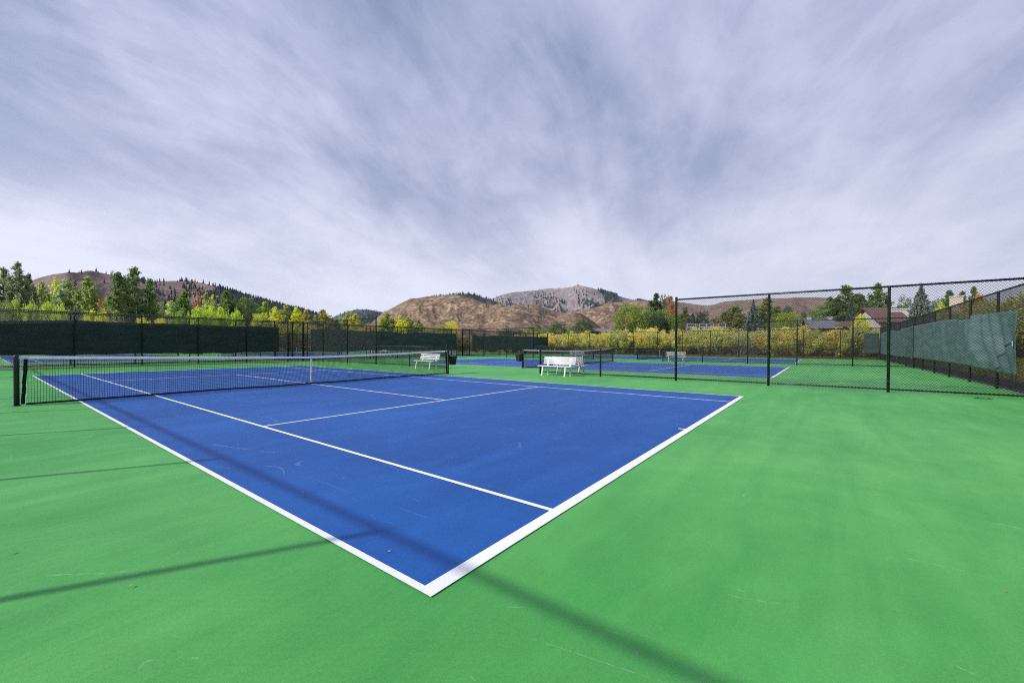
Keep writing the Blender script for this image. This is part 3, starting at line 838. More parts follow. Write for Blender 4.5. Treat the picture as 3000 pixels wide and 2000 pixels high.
MIDT = [
 ('round', 1484, 960, 34, 118, (.055,.085,.03), .4, 'small round dark tree'), ('round', 1520, 961, 32, 118, (.05,.085,.03), .3, 'small dark green tree'),
 ('round', 1560, 951, 44, 112, (.11,.15,.045), .5, 'light green low tree'), ('round', 1597, 958, 40, 110, (.12,.16,.05), .5, 'pale green bush-like tree'),
 ('round', 1636, 942, 56, 100, (.055,.085,.028), .5, 'bushy dark green tree'), ('round', 1672, 954, 38, 98, (.13,.16,.05), .6, 'small yellow green tree at the hill foot'),
 ('round', 1708, 936, 62, 98, (.050,.080,.028), .6, 'dark spreading tree with lighter top'), ('round', 1776, 952, 26, 104, (.07,.10,.03), .4, 'little round tree on the hill edge'),
 ('dense', 1850, 890, 104, 80, OLIVE, .8, 'big olive green tree'), ('dense', 1893, 892, 76, 84, (.09,.12,.028), .7, 'big dark olive tree'),
 ('poplar', 1921, 857, 44, 92, (.05,.085,.03), .3, 'tall dark poplar'), ('dense', 1925, 910, 56, 76, (.028,.050,.022), .3, 'very dark low tree'),
 ('round', 1953, 862, 44, 96, (.045,.075,.03), .2, 'tall dark round-topped tree'), ('airy', 1962, 868, 42, 84, (.26,.14,.07), .4, 'orange tinged thin tree with pale trunk'),
 ('round', 1938, 904, 60, 78, (.13,.17,.035), .8, 'green tree turning orange at its edge'), ('round', 1974, 915, 60, 77, (.10,.14,.03), .8, 'bushy green tree against the tall post'),
 ('poplar', 2006, 900, 40, 82, (.11,.13,.03), .7, 'olive tree right of the tall post'),
 ('spruce', 2030, 916, 46, 78, DKN, .1, 'dark blue green spruce'), ('round', 2056, 909, 46, 84, (.035,.055,.03), .2, 'dark rounded evergreen'),
 ('round', 2092, 928, 34, 88, (.04,.065,.03), .2, 'low dark evergreen'), ('round', 2108, 926, 28, 90, (.045,.06,.03), .2, 'small dark evergreen'),
 ('poplar', 2152, 896, 80, 78, (.13,.14,.04), .9, 'green and rust tree behind the solar roof'),
 ('spruce', 2206, 871, 68, 68, BLUES, .1, 'tall silvery blue spruce with leaning crown'),
 ('poplar', 2246, 871, 74, 76, (.15,.16,.04), .9, 'tall green poplar with orange flecks'),
 ('round', 2306, 893, 40, 84, (.045,.07,.03), .2, 'dark evergreen top behind the yellow tree'),
 ('dense', 2310, 908, 98, 66, (.19,.21,.03), .8, 'broad yellow green tree'),
 ('round', 2352, 914, 34, 86, (.04,.05,.03), .1, 'small dark conifer behind the roofs'),
 ('round', 2404, 888, 84, 80, (.11,.17,.035), .6, 'rounded green tree'),
 ('poplar', 2478, 834, 90, 74, (.085,.13,.032), .6, 'large green poplar poking above the fence rail'),
 ('spruce', 2492, 868, 44, 70, (.03,.05,.03), .1, 'dark narrow spruce inside the green trees'),
 ('poplar', 2526, 865, 56, 76, (.08,.12,.03), .4, 'green poplar beside the brown roof'),
 ('poplar', 2570, 828, 64, 84, (.09,.15,.035), .3, 'bright green poplar behind the brown roof'),
 ('round', 2520, 917, 50, 58, (.44,.36,.02), .4, 'bright yellow bush-shaped tree in front of the gable'),
 ('round', 2648, 862, 56, 76, (.10,.15,.05), .3, 'round green tree left of the large spruce'),
 ('spruce', 2697, 822, 112, 62, (.085,.110,.095), .1, 'large silvery spruce above the fence rail'),
 ('round', 2745, 868, 56, 72, (.08,.13,.04), .3, 'green tree right of the large spruce'),
 ('poplar', 2778, 848, 60, 78, (.08,.13,.035), .3, 'green poplar left of the beige chimney'),
 ('poplar', 2818, 852, 54, 80, (.08,.12,.035), .3, 'green poplar behind the beige chimney'),
 ('poplar', 2852, 838, 50, 80, (.10,.14,.035), .6, 'green poplar right of the beige chimney'),
 ('round', 2868, 850, 40, 70, (.34,.20,.05), .8, 'orange tree right of the beige chimney'),
 ('airy', 2755, 880, 34, 60, YEL, .5, 'yellow sapling right of the large spruce'),
]
for r in MIDT:
    kind, px, tp, w, d, col, pa, words = r
    tree(kind, px, tp, w, d, col, words, 'trees behind the yellow willows', pa)

# yellow willow thicket behind the back fence
WIL = []
rng = random.Random(21)
YV = ((.70,.60,.24), (.64,.59,.21), (.72,.62,.19), (.60,.58,.24), (.54,.54,.23))
px = 1606; i = 0
tops = {1606: 965, 1700: 957, 1800: 960, 1900: 961, 2000: 958, 2100: 958, 2200: 960, 2300: 966, 2400: 960, 2500: 946, 2600: 940, 2700: 925}
def toph(px):
    k = sorted(tops); 
    for a, b in zip(k, k[1:]):
        if a <= px <= b: return tops[a]+(tops[b]-tops[a])*(px-a)/(b-a)
    return tops[k[-1]]
# individual shrubs stand in a band x = 49..56 behind the fence
y = 27.0
while y > -19:
    for row in range(2):
        x = 49.6+row*3.6+rng.uniform(-.7, .7); yy = y+rng.uniform(-.8, .8)+row*1.2
        d = math.hypot(x-CAM[0], yy-CAM[1])
        # top height chosen like the thicket: 3.6 - 4.4 m, lower toward the left end
        h = (3.5+row*.35+rng.uniform(-.35, .35))*(1 if yy < 12 else .92)
        WIL.append((x, yy, h, 3.4+rng.uniform(-.4, .7), YV[rng.randrange(5)]))
    y -= 2.55
WIL.sort(key=lambda w: math.atan2(w[0]-CAM[0], w[1]-CAM[1]))
for i, (x, yy, h, w, col) in enumerate(WIL):
    tw = (-7.5 < yy < -3.5 and x < 51.5)
    tm, cm, hn, wn = proto('twiggy' if tw else 'shrub', 0 if tw else i % 3)
    root = empty('willow_shrub', (x, yy, -.16), rng.uniform(0, 6.28)); root.scale = (w/wn, w/wn, h/hn)
    if tw: tag(root, 'half bare willow shrub with pale arching stems behind the back fence', 'shrub', 'bare willows behind the back fence')
    else: tag(root, 'yellow autumn willow shrub in the thicket behind the back fence', 'shrub', 'yellow willows behind the back fence')
    link('trunk', tm, None, root); c = link('crown', cm, None, root); c.color = (*col, .8)
# low brush at the feet of the willows right outside the corner, and brush left of the thicket
for i, (px, tp, w, d, col) in enumerate(((1350, 985, 60, 78, (.20,.19,.06)), (1395, 988, 50, 76, (.24,.20,.07)), (1440, 990, 50, 74, (.20,.18,.07)), (1300, 988, 50, 80, (.22,.19,.07)), (1490, 985, 50, 74, (.18,.18,.07)), (1540, 984, 50, 72, (.20,.19,.08)), (1585, 975, 44, 68, (.26,.23,.07)))):
    tree('shrub', px, tp, w, d, col, f'low olive brush behind the farthest court, {ORD[[3,1,2,0,4,5,6].index(i) if False else sorted([1350,1395,1440,1300,1490,1540,1585]).index(px)]} clump from the left', 'low brush behind the farthest court', .6)

# hedge of tall willows on the bank outside the right side fence
HEDGE = []
x = 8.5; i = 0
while x < 66:
    HEDGE.append((x, YS-6.6+rng.uniform(-.6, .5), 4.1+rng.uniform(-.5, .5)+min(.5, max(0, (x-20)*.03)))); x += 2.0
for i, (x, yy, h) in enumerate(HEDGE):
    tm, cm, hn, wn = proto('shrub', i % 3)
    root = empty('willow_shrub', (x, yy, .45), rng.uniform(0, 6.28)); w = 3.3+rng.uniform(-.3, .5); root.scale = (w/wn, w/wn, h/hn)
    tag(root, 'olive yellow willow shrub in the hedge on the bank outside the right fence', 'shrub', 'willow hedge outside the right fence')
    link('trunk', tm, None, root); c = link('crown', cm, None, root)
    c.color = (*[(.44,.45,.17), (.50,.48,.17), (.40,.43,.17), (.55,.51,.18)][i % 4], .8)

# ------------------------------------------------------------------ houses
def wall_mat(name, c, sc=30):
    m = mat(name, c, .85, .2); t = NT(m); n = t.noise(t.coords((1,1,6)), 3, 5, .6)
    t.base(t.scale(c, t.math('MULTIPLY_ADD', n, .5, .75))); return m
M['wall_white'] = wall_mat('white_siding', (.72,.70,.66)); M['wall_cream'] = wall_mat('cream_siding', (.50,.47,.42)); M['wall_tan'] = wall_mat('tan_stucco', (.52,.46,.36)); M['wall_brown'] = wall_mat('brown_boards', (.16,.11,.08))
def roof_mat(name, c):
    m = mat(name, c, .85, .2); t = NT(m); v = t.coords((1,1,1))
    br = t.n('ShaderNodeTexBrick'); t.l(v, br.inputs[0]); br.inputs['Scale'].default_value = 3.
    br.inputs['Color1'].default_value = (*c, 1); br.inputs['Color2'].default_value = (*[k*.7 for k in c], 1); br.inputs['Mortar'].default_value = (*[k*.4 for k in c], 1)
    t.base(t.scale(br.outputs[0], t.math('MULTIPLY_ADD', t.noise(v, .8, 4), .6, .7))); return m
M['roof_brown'] = roof_mat('brown_shingles', (.19,.12,.105)); M['roof_grey'] = roof_mat('grey_shingles', (.22,.22,.24)); M['roof_red'] = roof_mat('red_roofing', (.35,.04,.04))
M['glass'] = mat('dark_window_glass', (.02,.025,.03), .08, .8); M['pv'] = mat('solar_cell_glass', (.02,.022,.035), .45, .3); M['alu'] = mat('aluminium', (.6,.6,.62), .35, .5, .8)
def house(name, px, dist, wpx, eave_py, ridge_py, depth, wallm, roofm, label, turn=0., gable_front=False, chim=(), pv=(), wins=True):
    x, y = bearing(px, dist); W = width(px, wpx, dist)
    ez = height(px, eave_py, dist)+.16; rz = height(px, ridge_py, dist)+.16
    face = math.atan2(y-CAM[1], x-CAM[0])-math.pi/2+turn      # local -Y faces the courts
    root = empty(name, (x, y, -.16), face); tag(root, label, 'house')
    w = W/2; D = depth/2
    b = MB()
    b.add([(-w,-D,0),(w,-D,0),(w,D,0),(-w,D,0),(-w,-D,ez),(w,-D,ez),(w,D,ez),(-w,D,ez),(-w,0,rz-.05),(w,0,rz-.05)],
          [(0,1,5,4),(1,2,6,9,5),(2,3,7,6),(3,0,4,8,7)]) 
    b.build('wall', wallm, root)
    r = MB(); o = .45; t_ = .14; sl = (rz-ez)/D
    for s in (-1, 1):
        yo = s*(D+o); zo = ez-sl*o
        r.add([(-w-o,0,rz),(w+o,0,rz),(w+o,yo,zo),(-w-o,yo,zo),(-w-o,0,rz+t_),(w+o,0,rz+t_),(w+o,yo,zo+t_),(-w-o,yo,zo+t_)],
              [(0,1,2,3),(4,7,6,5),(0,4,5,1),(1,5,6,2),(2,6,7,3),(3,7,4,0)])
    ro = r.build('roof', roofm, root)
    for (cx, cw, ch, cm_) in chim:
        c = MB(); c.box(cx-cw/2, -.9, ez+.2, cx+cw/2, .3, rz+ch); c.box(cx-cw/2-.06, -.96, rz+ch, cx+cw/2+.06, .36, rz+ch+.12)
        c.build('chimney', cm_, ro)
    if wins:
        for k in range(3):
            wx = -w*.6+k*w*.6; f = MB(); f.box(wx-.55, -D-.04, ez*.38, wx+.55, -D-.003, ez*.8)
            fo = f.build('window', M['wall_white'], root); p_ = MB(); p_.box(wx-.47, -D-.05, ez*.38+.08, wx+.47, -D-.043, ez*.8-.08); p_.build('pane', M['glass'], fo)
    for (x0, x1, n) in pv:
        for k in range(n):
            for q in (0, 1):
                p = MB(); a = x0+(x1-x0)*k/n+.04; bb = x0+(x1-x0)*(k+1)/n-.04
                def pt(xx, f): yy = -(D+o)*f; return (xx, yy, rz-sl*abs(yy)+t_+.08)
                f0, f1_ = .12+.42*q, .12+.42*q+.38
                p.add([pt(a,f0), pt(bb,f0), pt(bb,f1_), pt(a,f1_)], [(0,3,2,1)])
                pp = p.build('solar_panel', M['pv'], ro)
                fr = MB()
                for (A, B_) in ((pt(a,f0), pt(bb,f0)), (pt(bb,f0), pt(bb,f1_)), (pt(bb,f1_), pt(a,f1_)), (pt(a,f1_), pt(a,f0))): fr.tube([A, B_], .05, 4)
                # frame shares the panel object
                m_ = fr.mesh('solar_panel_frame'); m_.materials.append(M['alu'])
                fo = link('solar_panel_frame', m_, None, ro)
    return root
house('house', 2574, 66, 84, 942, 904, 4.6, M['wall_cream'], M['roof_brown'], 'cream gabled house with a brown shingle roof left of the large spruce', turn=.55, chim=((1.6, 1.9, -.2, M['wall_white']),))
house('house', 2800, 60, 36, 950, 925, 5, M['wall_tan'], M['roof_brown'], 'house with a big beige chimney block above the right side fence', chim=((0, .9, 1.75, M['wall_tan']),), wins=False)
house('house', 2395, 62, 60, 962, 938, 7, M['wall_brown'], M['roof_grey'], 'low house with a grey roof behind the willows', turn=.2, chim=((-1., .4, .2, M['alu']), (1., .4, .2, M['alu'])), wins=False)
house('house', 2066, 68, 96, 975, 950, 8, M['wall_brown'], M['roof_brown'], 'low house with solar panels on its brown roof', pv=((-2.4, -1.2, 1), (-.8, 1.1, 2), (1.7, 2.6, 1)), wins=False)
house('house', 2482, 62, 42, 958, 944, 6, M['wall_brown'], M['roof_brown'], 'little brown roofed building between grey roof and yellow tree', wins=False)
house('house', 1755, 104, 56, 973, 963, 8, M['wall_brown'], M['roof_grey'], 'small dark house by the bushes at the foot of the hill', wins=True)
house('house', 332, 108, 50, 925, 903, 8, M['wall_tan'], M['roof_brown'], 'tan house peeping over the fence left of the big poplar', wins=False)
house('house', 440, 98, 90, 948, 924, 8, M['wall_brown'], M['roof_brown'], 'brown house behind the fence right of the big poplar', wins=False)
house('house', 512, 96, 70, 955, 930, 7, M['wall_brown'], M['roof_brown'], 'brown cabin roof beside the lime tree', turn=.4, wins=False)
house('house', 760, 108, 100, 962, 948, 8, M['wall_brown'], M['roof_brown'], 'low brown roof behind the screened fence gate', wins=False)
house('house', 1090, 118, 40, 975, 963, 7, M['wall_white'], M['roof_red'], 'small white shed with a red roof left of the tall fence post', wins=False)

# ------------------------------------------------------------------ hills
def interp(pts, x):
    xs = [p[0] for p in pts]; ys = [p[1] for p in pts]; return np.interp(x, xs, ys)
def fbm(x, y, seed, octs=5, ridged=False):
    rng = np.random.default_rng(seed); tot = np.zeros_like(x); a = 1.; f = 1.; nrm = 0
    for o in range(octs):
        v = np.zeros_like(x)
        for k in range(5):
            th = rng.uniform(0, 6.28); ph = rng.uniform(0, 6.28, 2); w = rng.uniform(.7, 1.4)*f
            v += np.sin((x*math.cos(th)+y*math.sin(th))*w+ph[0]+1.3*np.sin((x*math.sin(th)-y*math.cos(th))*w*.7+ph[1]))
        v /= 2.4
        if ridged: v = 1-np.abs(v)*1.4
        tot += a*v; nrm += a; a *= .52; f *= 2.05
    return tot/nrm
HSURF = {}
def hill(name, sky, D0, D1, D2, matl, label, seed, rough=.16, power=1.25, nu=420, nv=110, skyn=.0, wl=60.):
    sky = sorted(sky); p0, p1 = sky[0][0], sky[-1][0]
    us = np.linspace(p0, p1, nu)
    dirs = np.array([ray(u, 1000)[:2] for u in us]); dirs /= np.linalg.norm(dirs, axis=1)[:, None]
    kern = np.ones(9)/9
    py = interp(sky, us); pad = np.pad(py, 4, 'edge'); py = np.convolve(pad, kern, 'valid')
    hr = np.array([height(u, q, 1.) for u, q in zip(us, py)])-CAM[2]      # tan of elevation
    d1 = D1*(1+.06*np.sin(us*.011+seed)+.04*np.sin(us*.027+seed*2))
    hr = hr*d1+CAM[2]
    vs = np.linspace(0, 1.35, nv)
    U, Vv = np.meshgrid(np.arange(nu), vs, indexing='ij')
    S = np.minimum(Vv, 1.); Dm = D0+(d1[U]-D0)*S+np.maximum(0, Vv-1)/.35*(D2-D1)
    X = CAM[0]+dirs[U, 0]*Dm; Y = CAM[1]+dirs[U, 1]*Dm
    base = np.where(Vv <= 1, S**power, np.maximum(0, 1-((Vv-1)/.35)**1.5))
    Hh = hr[U]
    rg = fbm(X/wl, Y/wl, seed, 5, True); sm = fbm(X/(wl*2.2), Y/(wl*2.2), seed+5, 3)
    env = np.sin(math.pi*np.clip(S, 0, 1))**.8*(Vv <= 1)
    Z = Hh*base+Hh*env*rough*(rg-.5+.5*sm)
    Z = Z+Hh*.004*fbm(X/(wl*.12), Y/(wl*.12), seed+9, 2)
    edge = np.minimum(1, np.minimum(U, nu-1-U)/14.)
    Z = Z*(.0+edge)-2.*(1-edge)-.5*(S < .01)
    V = np.stack([X, Y, Z], -1).reshape(-1, 3)
    idx = np.arange(nu*nv).reshape(nu, nv)
    F = np.stack([idx[:-1, :-1], idx[1:, :-1], idx[1:, 1:], idx[:-1, 1:]], -1).reshape(-1, 4)
    me = np_mesh('hill', V, F, True); me.materials.append(matl)
    o = link(name, me); tag(o, label, kind='structure')
    HSURF[name+str(seed)] = (us, vs, X, Y, Z)
    return us, vs, X, Y, Z
def hill_mat(name, cols, sc, streak=1., tanp=.5, spot=.5):
    m = mat(name, cols[0], .95, .05); t = NT(m)
    P = t.n('ShaderNodeNewGeometry').outputs['Position']; v = t.coords((sc, sc, sc*1.6), src=P)
    a = t.noise(v, .7, 6, .62, .8); b = t.noise(v, 3.1, 6, .7, .5); c3 = t.noise(v, 13, 4, .75); d = t.noise(v, 45, 2, .7)
    c = t.mix(t.ramp(a, .38, .62), cols[0], cols[1])
    c = t.mix(t.math('MULTIPLY', t.ramp(b, .49, .60), tanp), c, cols[2])
    e2 = t.noise(t.coords((sc, sc, sc), (0,0,.9), src=P), 6.5, 5, .7)
    c = t.mix(t.math('MULTIPLY', t.ramp(e2, .50, .58), spot), c, cols[3])
    c = t.mix(t.math('MULTIPLY', t.ramp(c3, .50, .60), spot), c, cols[3])
    c = t.scale(c, t.math('MULTIPLY_ADD', d, .8, .6)); t.base(c)
    t.bump(t.math('ADD', b, t.math('MULTIPLY', c3, .5)), .55, 2.5/sc*.02)
    return m
M['hill_tan'] = hill_mat('sagebrush_hill', ((.21,.145,.105), (.29,.20,.14), (.48,.36,.23), (.098,.080,.060)), .02, tanp=.7, spot=.75)
M['hill_purple'] = hill_mat('dry_purple_hill', ((.175,.125,.115), (.235,.175,.160), (.32,.245,.21), (.115,.085,.078)), .018, tanp=.5, spot=.5)
M['hill_right'] = hill_mat('dry_brown_hill', ((.20,.145,.115), (.25,.185,.150), (.31,.235,.185), (.13,.10,.08)), .02, tanp=.5, spot=.5)
M['mountain'] = hill_mat('far_mountain', ((.205,.170,.170), (.265,.225,.225), (.37,.32,.295), (.11,.105,.11)), .006, tanp=.7, spot=.35)
M['wooded'] = hill_mat('hazy_wooded_slope', ((.085,.098,.115), (.10,.115,.13), (.17,.155,.155), (.05,.065,.075)), .006, tanp=.4, spot=.6)  # distance haze painted into the slope colours as a blue cast
M['crest'] = hill_mat('rocky_hill', ((.17,.12,.09), (.22,.155,.11), (.32,.24,.16), (.08,.065,.05)), .05, tanp=.5, spot=.8)

H1 = hill('hill', [(-60, 905), (0, 880), (50, 862), (100, 817), (150, 803), (210, 795), (232, 798), (262, 791), (320, 803), (400, 817), (450, 824), (500, 822), (560, 823), (600, 829), (650, 845), (700, 861), (750, 875), (800, 889), (850, 902), (900, 913), (940, 928), (985, 945), (1040, 965), (1090, 990)],
          230, 900, 1500, M['hill_purple'], 'bare purple brown hill behind the left trees, wooded on its right shoulder', 3, rough=.17, wl=55.)
H2 = hill('hill', [(940, 960), (975, 928), (1000, 918), (1040, 906), (1075, 905), (1110, 911), (1150, 918), (1200, 940), (1240, 960)], 3000, 4800, 6500, M['wooded'], 'distant blue hill in the gap between the slopes', 13, wl=300., nu=160, nv=50)
H2b = hill('hill', [(1030, 968), (1055, 934), (1080, 921), (1105, 919), (1140, 925), (1180, 940), (1230, 965)], 1500, 2200, 2800, M['wooded'], 'dark wooded knoll in front of the distant blue hill', 17, wl=150., nu=140, nv=50)
H3 = hill('hill', [(1060, 975), (1085, 948), (1105, 930), (1120, 916), (1153, 899), (1186, 882), (1203, 874), (1229, 872), (1249, 868), (1279, 866), (1310, 863), (1332, 862), (1352, 866), (1385, 875), (1418, 889), (1452, 894), (1485, 897), (1518, 891), (1545, 892), (1574, 893), (1601, 906), (1637, 917), (1664, 915), (1700, 910), (1750, 899), (1783, 887), (1816, 884), (1833, 882), (1883, 880), (1930, 886), (1990, 905), (2060, 950)],
          170, 700, 1100, M['hill_tan'], 'bare tan brown hill with sagebrush in the middle', 7, rough=.25, wl=46., nu=640, nv=160)
H3b = hill('hill', [(1630, 972), (1650, 940), (1664, 925), (1685, 915), (1700, 917), (1722, 930), (1748, 948), (1775, 972)], 230, 330, 420, M['crest'], 'small rocky knoll at the foot of the tan hill', 27, rough=.4, wl=24., nu=140, nv=50)
H4 = hill('hill', [(1220, 905), (1262, 872), (1290, 867), (1330, 863), (1349, 860), (1368, 858), (1388, 861), (1408, 868), (1435, 877), (1470, 893), (1510, 915)], 1400, 2200, 2900, M['wooded'], 'dark wooded ridge between the tan hill and the mountain', 19, wl=150., nu=160, nv=60)
H5 = hill('hill', [(1400, 905), (1435, 877), (1468, 863), (1501, 856), (1544, 852), (1575, 850), (1597, 845), (1637, 843), (1664, 842), (1684, 836), (1700, 835), (1717, 839), (1750, 848), (1775, 856), (1800, 863), (1825, 871), (1850, 877), (1875, 881), (1920, 890), (1990, 905)],
          2300, 4300, 5600, M['mountain'], 'high grey brown mountain with wooded gullies on the skyline', 23, rough=.30, wl=150., nu=460, nv=170)
H6 = hill('hill', [(1830, 935), (1880, 896), (1930, 884), (1960, 881), (1990, 884), (2030, 890), (2060, 895), (2085, 893), (2120, 883), (2160, 880), (2205, 877), (2250, 873), (2300, 873), (2340, 871), (2400, 871), (2440, 874), (2480, 882), (2560, 900), (2650, 905), (2760, 915), (2900, 925), (3050, 940), (3150, 960)],
          200, 640, 1000, M['hill_right'], 'long brown hill behind the right-hand trees', 31, rough=.22, wl=34., nu=560, nv=90)

# conifers: one small mesh, copied; dense woods are one mesh each
def conifer_mesh(seed):
    rng = np.random.default_rng(seed); V = []; F = []
    for k in range(7):
        z0 = .05+k*.135; z1 = z0+.25-.01*k; R = .21*(1-k/7.6)
        n = 7; a0 = rng.uniform(0, 6)
        i0 = len(V)
        for j in range(n):
            a = a0+j*6.283/n; r = R*rng.uniform(.7, 1.2); V.append((math.cos(a)*r, math.sin(a)*r, z0-.02*rng.random()))
        V.append((0, 0, min(1, z1)))
        for j in range(n): F.append((i0+j, i0+(j+1) % n, i0+n))
    return V, F
cone = [conifer_mesh(s) for s in range(3)]
M['conifer'] = mat('distant_conifer', (.030,.050,.034), .9, .1)
t = NT(M['conifer']); gg = t.n('ShaderNodeNewGeometry').outputs['Random Per Island']; t.base(t.scale((.042,.064,.054), t.math('MULTIPLY_ADD', gg, .9, .55)))
conm = []
for V, F in cone:
    me = bpy.data.meshes.new('crown'); me.from_pydata(V, [], F); me.materials.append(M['conifer']); conm.append(me)
def surf(hd, px, v):
    us, vs, X, Y, Z = hd
    fu = np.interp(px, us, np.arange(len(us))); fv = np.interp(v, vs, np.arange(len(vs)))
    i = int(min(len(us)-2, fu)); j = int(min(len(vs)-2, fv)); a = fu-i; b = fv-j
    w = ((1-a)*(1-b), a*(1-b), (1-a)*b, a*b)
    return [sum(k*A[p] for k, p in zip(w, ((i, j), (i+1, j), (i, j+1), (i+1, j+1)))) for A in (X, Y, Z)]
rng = random.Random(5)
cnt = 0
while cnt < 95:       # scattered single conifers on the bare hill
    px = rng.uniform(180, 640); v = rng.uniform(.35, 1.0)**.8
    if rng.random() > .30+.7*max(0, (px-180)/460): continue
    if rng.random() < .10: v = rng.uniform(.97, 1.0)
    p = surf(H1, px, v); h = rng.uniform(4, 8.5)
    o = link('conifer_tree', conm[cnt % 3], None, None, (p[0], p[1], p[2]-.3), rng.uniform(0, 6)); o.scale = (h*1.1, h*1.1, h)
    tag(o, 'single dark conifer scattered on the bare purple brown hill', 'tree', 'conifers scattered on the bare hill'); cnt += 1
for k, (px, v, h) in enumerate(((1413, .80, 8.5), (1425, .83, 9), (1431, .82, 8), (1548, .78, 5))):
    p = surf(H3, px, v)
    o = link('conifer_tree', conm[k % 3], None, None, (p[0], p[1], p[2]-.2)); o.scale = (h*1.1, h*1.1, h)
    tag(o, ('leftmost', 'middle', 'rightmost', 'lone far right')[k]+' dark conifer on the saddle of the tan hill', 'tree', 'conifers on the saddle')
def wood(name, hd, N, dens, hrange, label, seed, px0, px1):
    rng = np.random.default_rng(seed); VV = []; FF = []; n0 = 0; k = 0; tries = 0
    while k < N and tries < N*30:
        tries += 1
        px = rng.uniform(px0, px1); v = rng.uniform(.05, 1.02)
        if rng.random() > dens(px, v): continue
        x, y, z = surf(hd, px, v); h = rng.uniform(*hrange); V, F = cone[k % 3]; a = rng.uniform(0, 6.28)
        V = np.array(V); ca, sa = math.cos(a), math.sin(a)
        V = np.c_[(V[:, 0]*ca-V[:, 1]*sa)*h*1.15+x, (V[:, 0]*sa+V[:, 1]*ca)*h*1.15+y, V[:, 2]*h+z-.4]
        VV.append(V); FF.append(np.array(F)+n0); n0 += len(V); k += 1
    me = np_mesh(name, np.concatenate(VV), np.concatenate(FF)); me.materials.append(M['conifer'])
    tag(link(name, me), label, kind='stuff')
nz = lambda px, v, s=0: math.sin(px*.055+v*9+s)+math.sin(px*.021-v*17+1.7+s)+.7*math.sin(px*.11+v*31+s)
def dn1(px, v):
    e = 1/(1+math.exp(-(px-635+ (v-.7)*80+nz(px, v)*45)/28)); 
    low = .30 if (px > 400 and nz(px, v, 2) > 1.1) else 0
    return min(1, e+low)
wood('conifer_wood', H1, 7500, dn1, (5, 9.5), 'dense dark conifer wood on the right shoulder of the bare hill', 3, 330, 1085)
def gully(px, v):   # bands running down to the left, as the gullies do
    q = math.sin((px*.058+v*11.0)+.8*math.sin(px*.02+3)); r = math.sin(px*.15-v*23)+math.sin(px*.037+v*29)
    right = 1/(1+math.exp(-(px-1735)/22)); low = 1/(1+math.exp((v-.42)/.05))
    top = 1/(1+math.exp((v-.86)/.03)) if px < 1735 else 1
    return min(1., ((1. if q+.35*r > .10-.25*right else .012)*(.25+.75*right)*1.1+low*.7*(1 if r > -.6 else .1))*max(top, .03))
wood('conifer_wood', H5, 19000, gully, (17, 30), 'conifer woods in the gullies of the high mountain', 4, 1420, 1960)
wood('conifer_wood', H4, 2200, lambda px, v: .9 if nz(px, v) > -1.0 else .15, (11, 19), 'conifer wood on the dark ridge left of the mountain', 5, 1240, 1500)
wood('conifer_wood', H2b, 1500, lambda px, v: .9, (10, 17), 'conifer wood on the dark knoll in the valley gap', 6, 1035, 1200)
wood('conifer_wood', H2, 1600, lambda px, v: .25 if v > .9 else (.6 if nz(px, v) > -.8 else .2), (16, 26), 'thin conifer wood on the distant blue hill', 8, 960, 1200)

# mast on the summit and power pylons on the tan hill
M['steel'] = mat('grey_steel', (.18,.18,.18), .6, .4, .3)
x, y, z = surf(H5, 1693, 1.); b = MB()
b.box(-12,-6,-4, 8,6,7); b.tube([(0,0,0), (0,0,38)], .9, 5); b.tube([(-8,0,0), (-8,0,20)], .8, 5)
tag(b.build('lookout_mast', M['steel'], loc=(x, y, z)), 'tiny lookout hut and mast on the mountain summit', 'mast')
for k, (px, v, w_) in enumerate(((1593, .50, 'upper'), (1495, .30, 'lower'))):
    x, y, z = surf(H3, px, v); b = MB()
    for s in (-2.2, 2.2): b.tube([(s,0,-1), (s,0,15)], .16, 5)
    b.tube([(-4.5,0,12.5), (4.5,0,12.5)], .14, 5)
    for s in (-4, 0, 4): b.tube([(s,0,12.4), (s,0,11.2)], .1, 4)
    tag(b.build('power_pylon', M['steel'], loc=(x, y, z)), f'thin {w_} H-frame power pylon standing on the tan hill', 'pylon')
for k, (px, v) in enumerate(((1523, .34),)):
    x, y, z = surf(H3, px, v); tm, cm, hn, wn = proto('round', 0)
    root = empty('broadleaf_tree', (x, y, z-.3)); root.scale = (.7, .7, .55); tag(root, 'lone small green tree on the lower slope of the tan hill', 'tree')
    link('trunk', tm, None, root); c = link('crown', cm, None, root); c.color = (.14,.20,.04,.3)

# fallen leaves and grit on the acrylic
rg = np.random.default_rng(77); N = 150
P = np.c_[rg.uniform(-9, 9, N), rg.uniform(-17, 6, N), np.full(N, .014)]
V, F = leaf_quads(P, .020, rg, 1.3); V[:, 2] = np.abs(V[:, 2]-.010)*.45+.011
me = np_mesh('leaf_litter', V, F); me.materials.append(mat('dead_leaf', (.36,.26,.12), .8, .1))
tag(link('leaf_litter', me), 'scattered tiny dry leaves on the court paving', kind='stuff')

b = MB(); b.box(-.16,-.02,0,.16,.02,.012); b.tube([(-.1,0,.01),(-.1,0,.035)], .012, 8); b.tube([(.1,0,.01),(.1,0,.035)], .012, 8)
o = b.build('anchor_plate', M['post'], loc=(8.98, -16.75, .001)); o.rotation_euler[2] = 1.7
tag(o, 'small dark metal anchor plate on the green paving by the right fence corner', 'anchor')
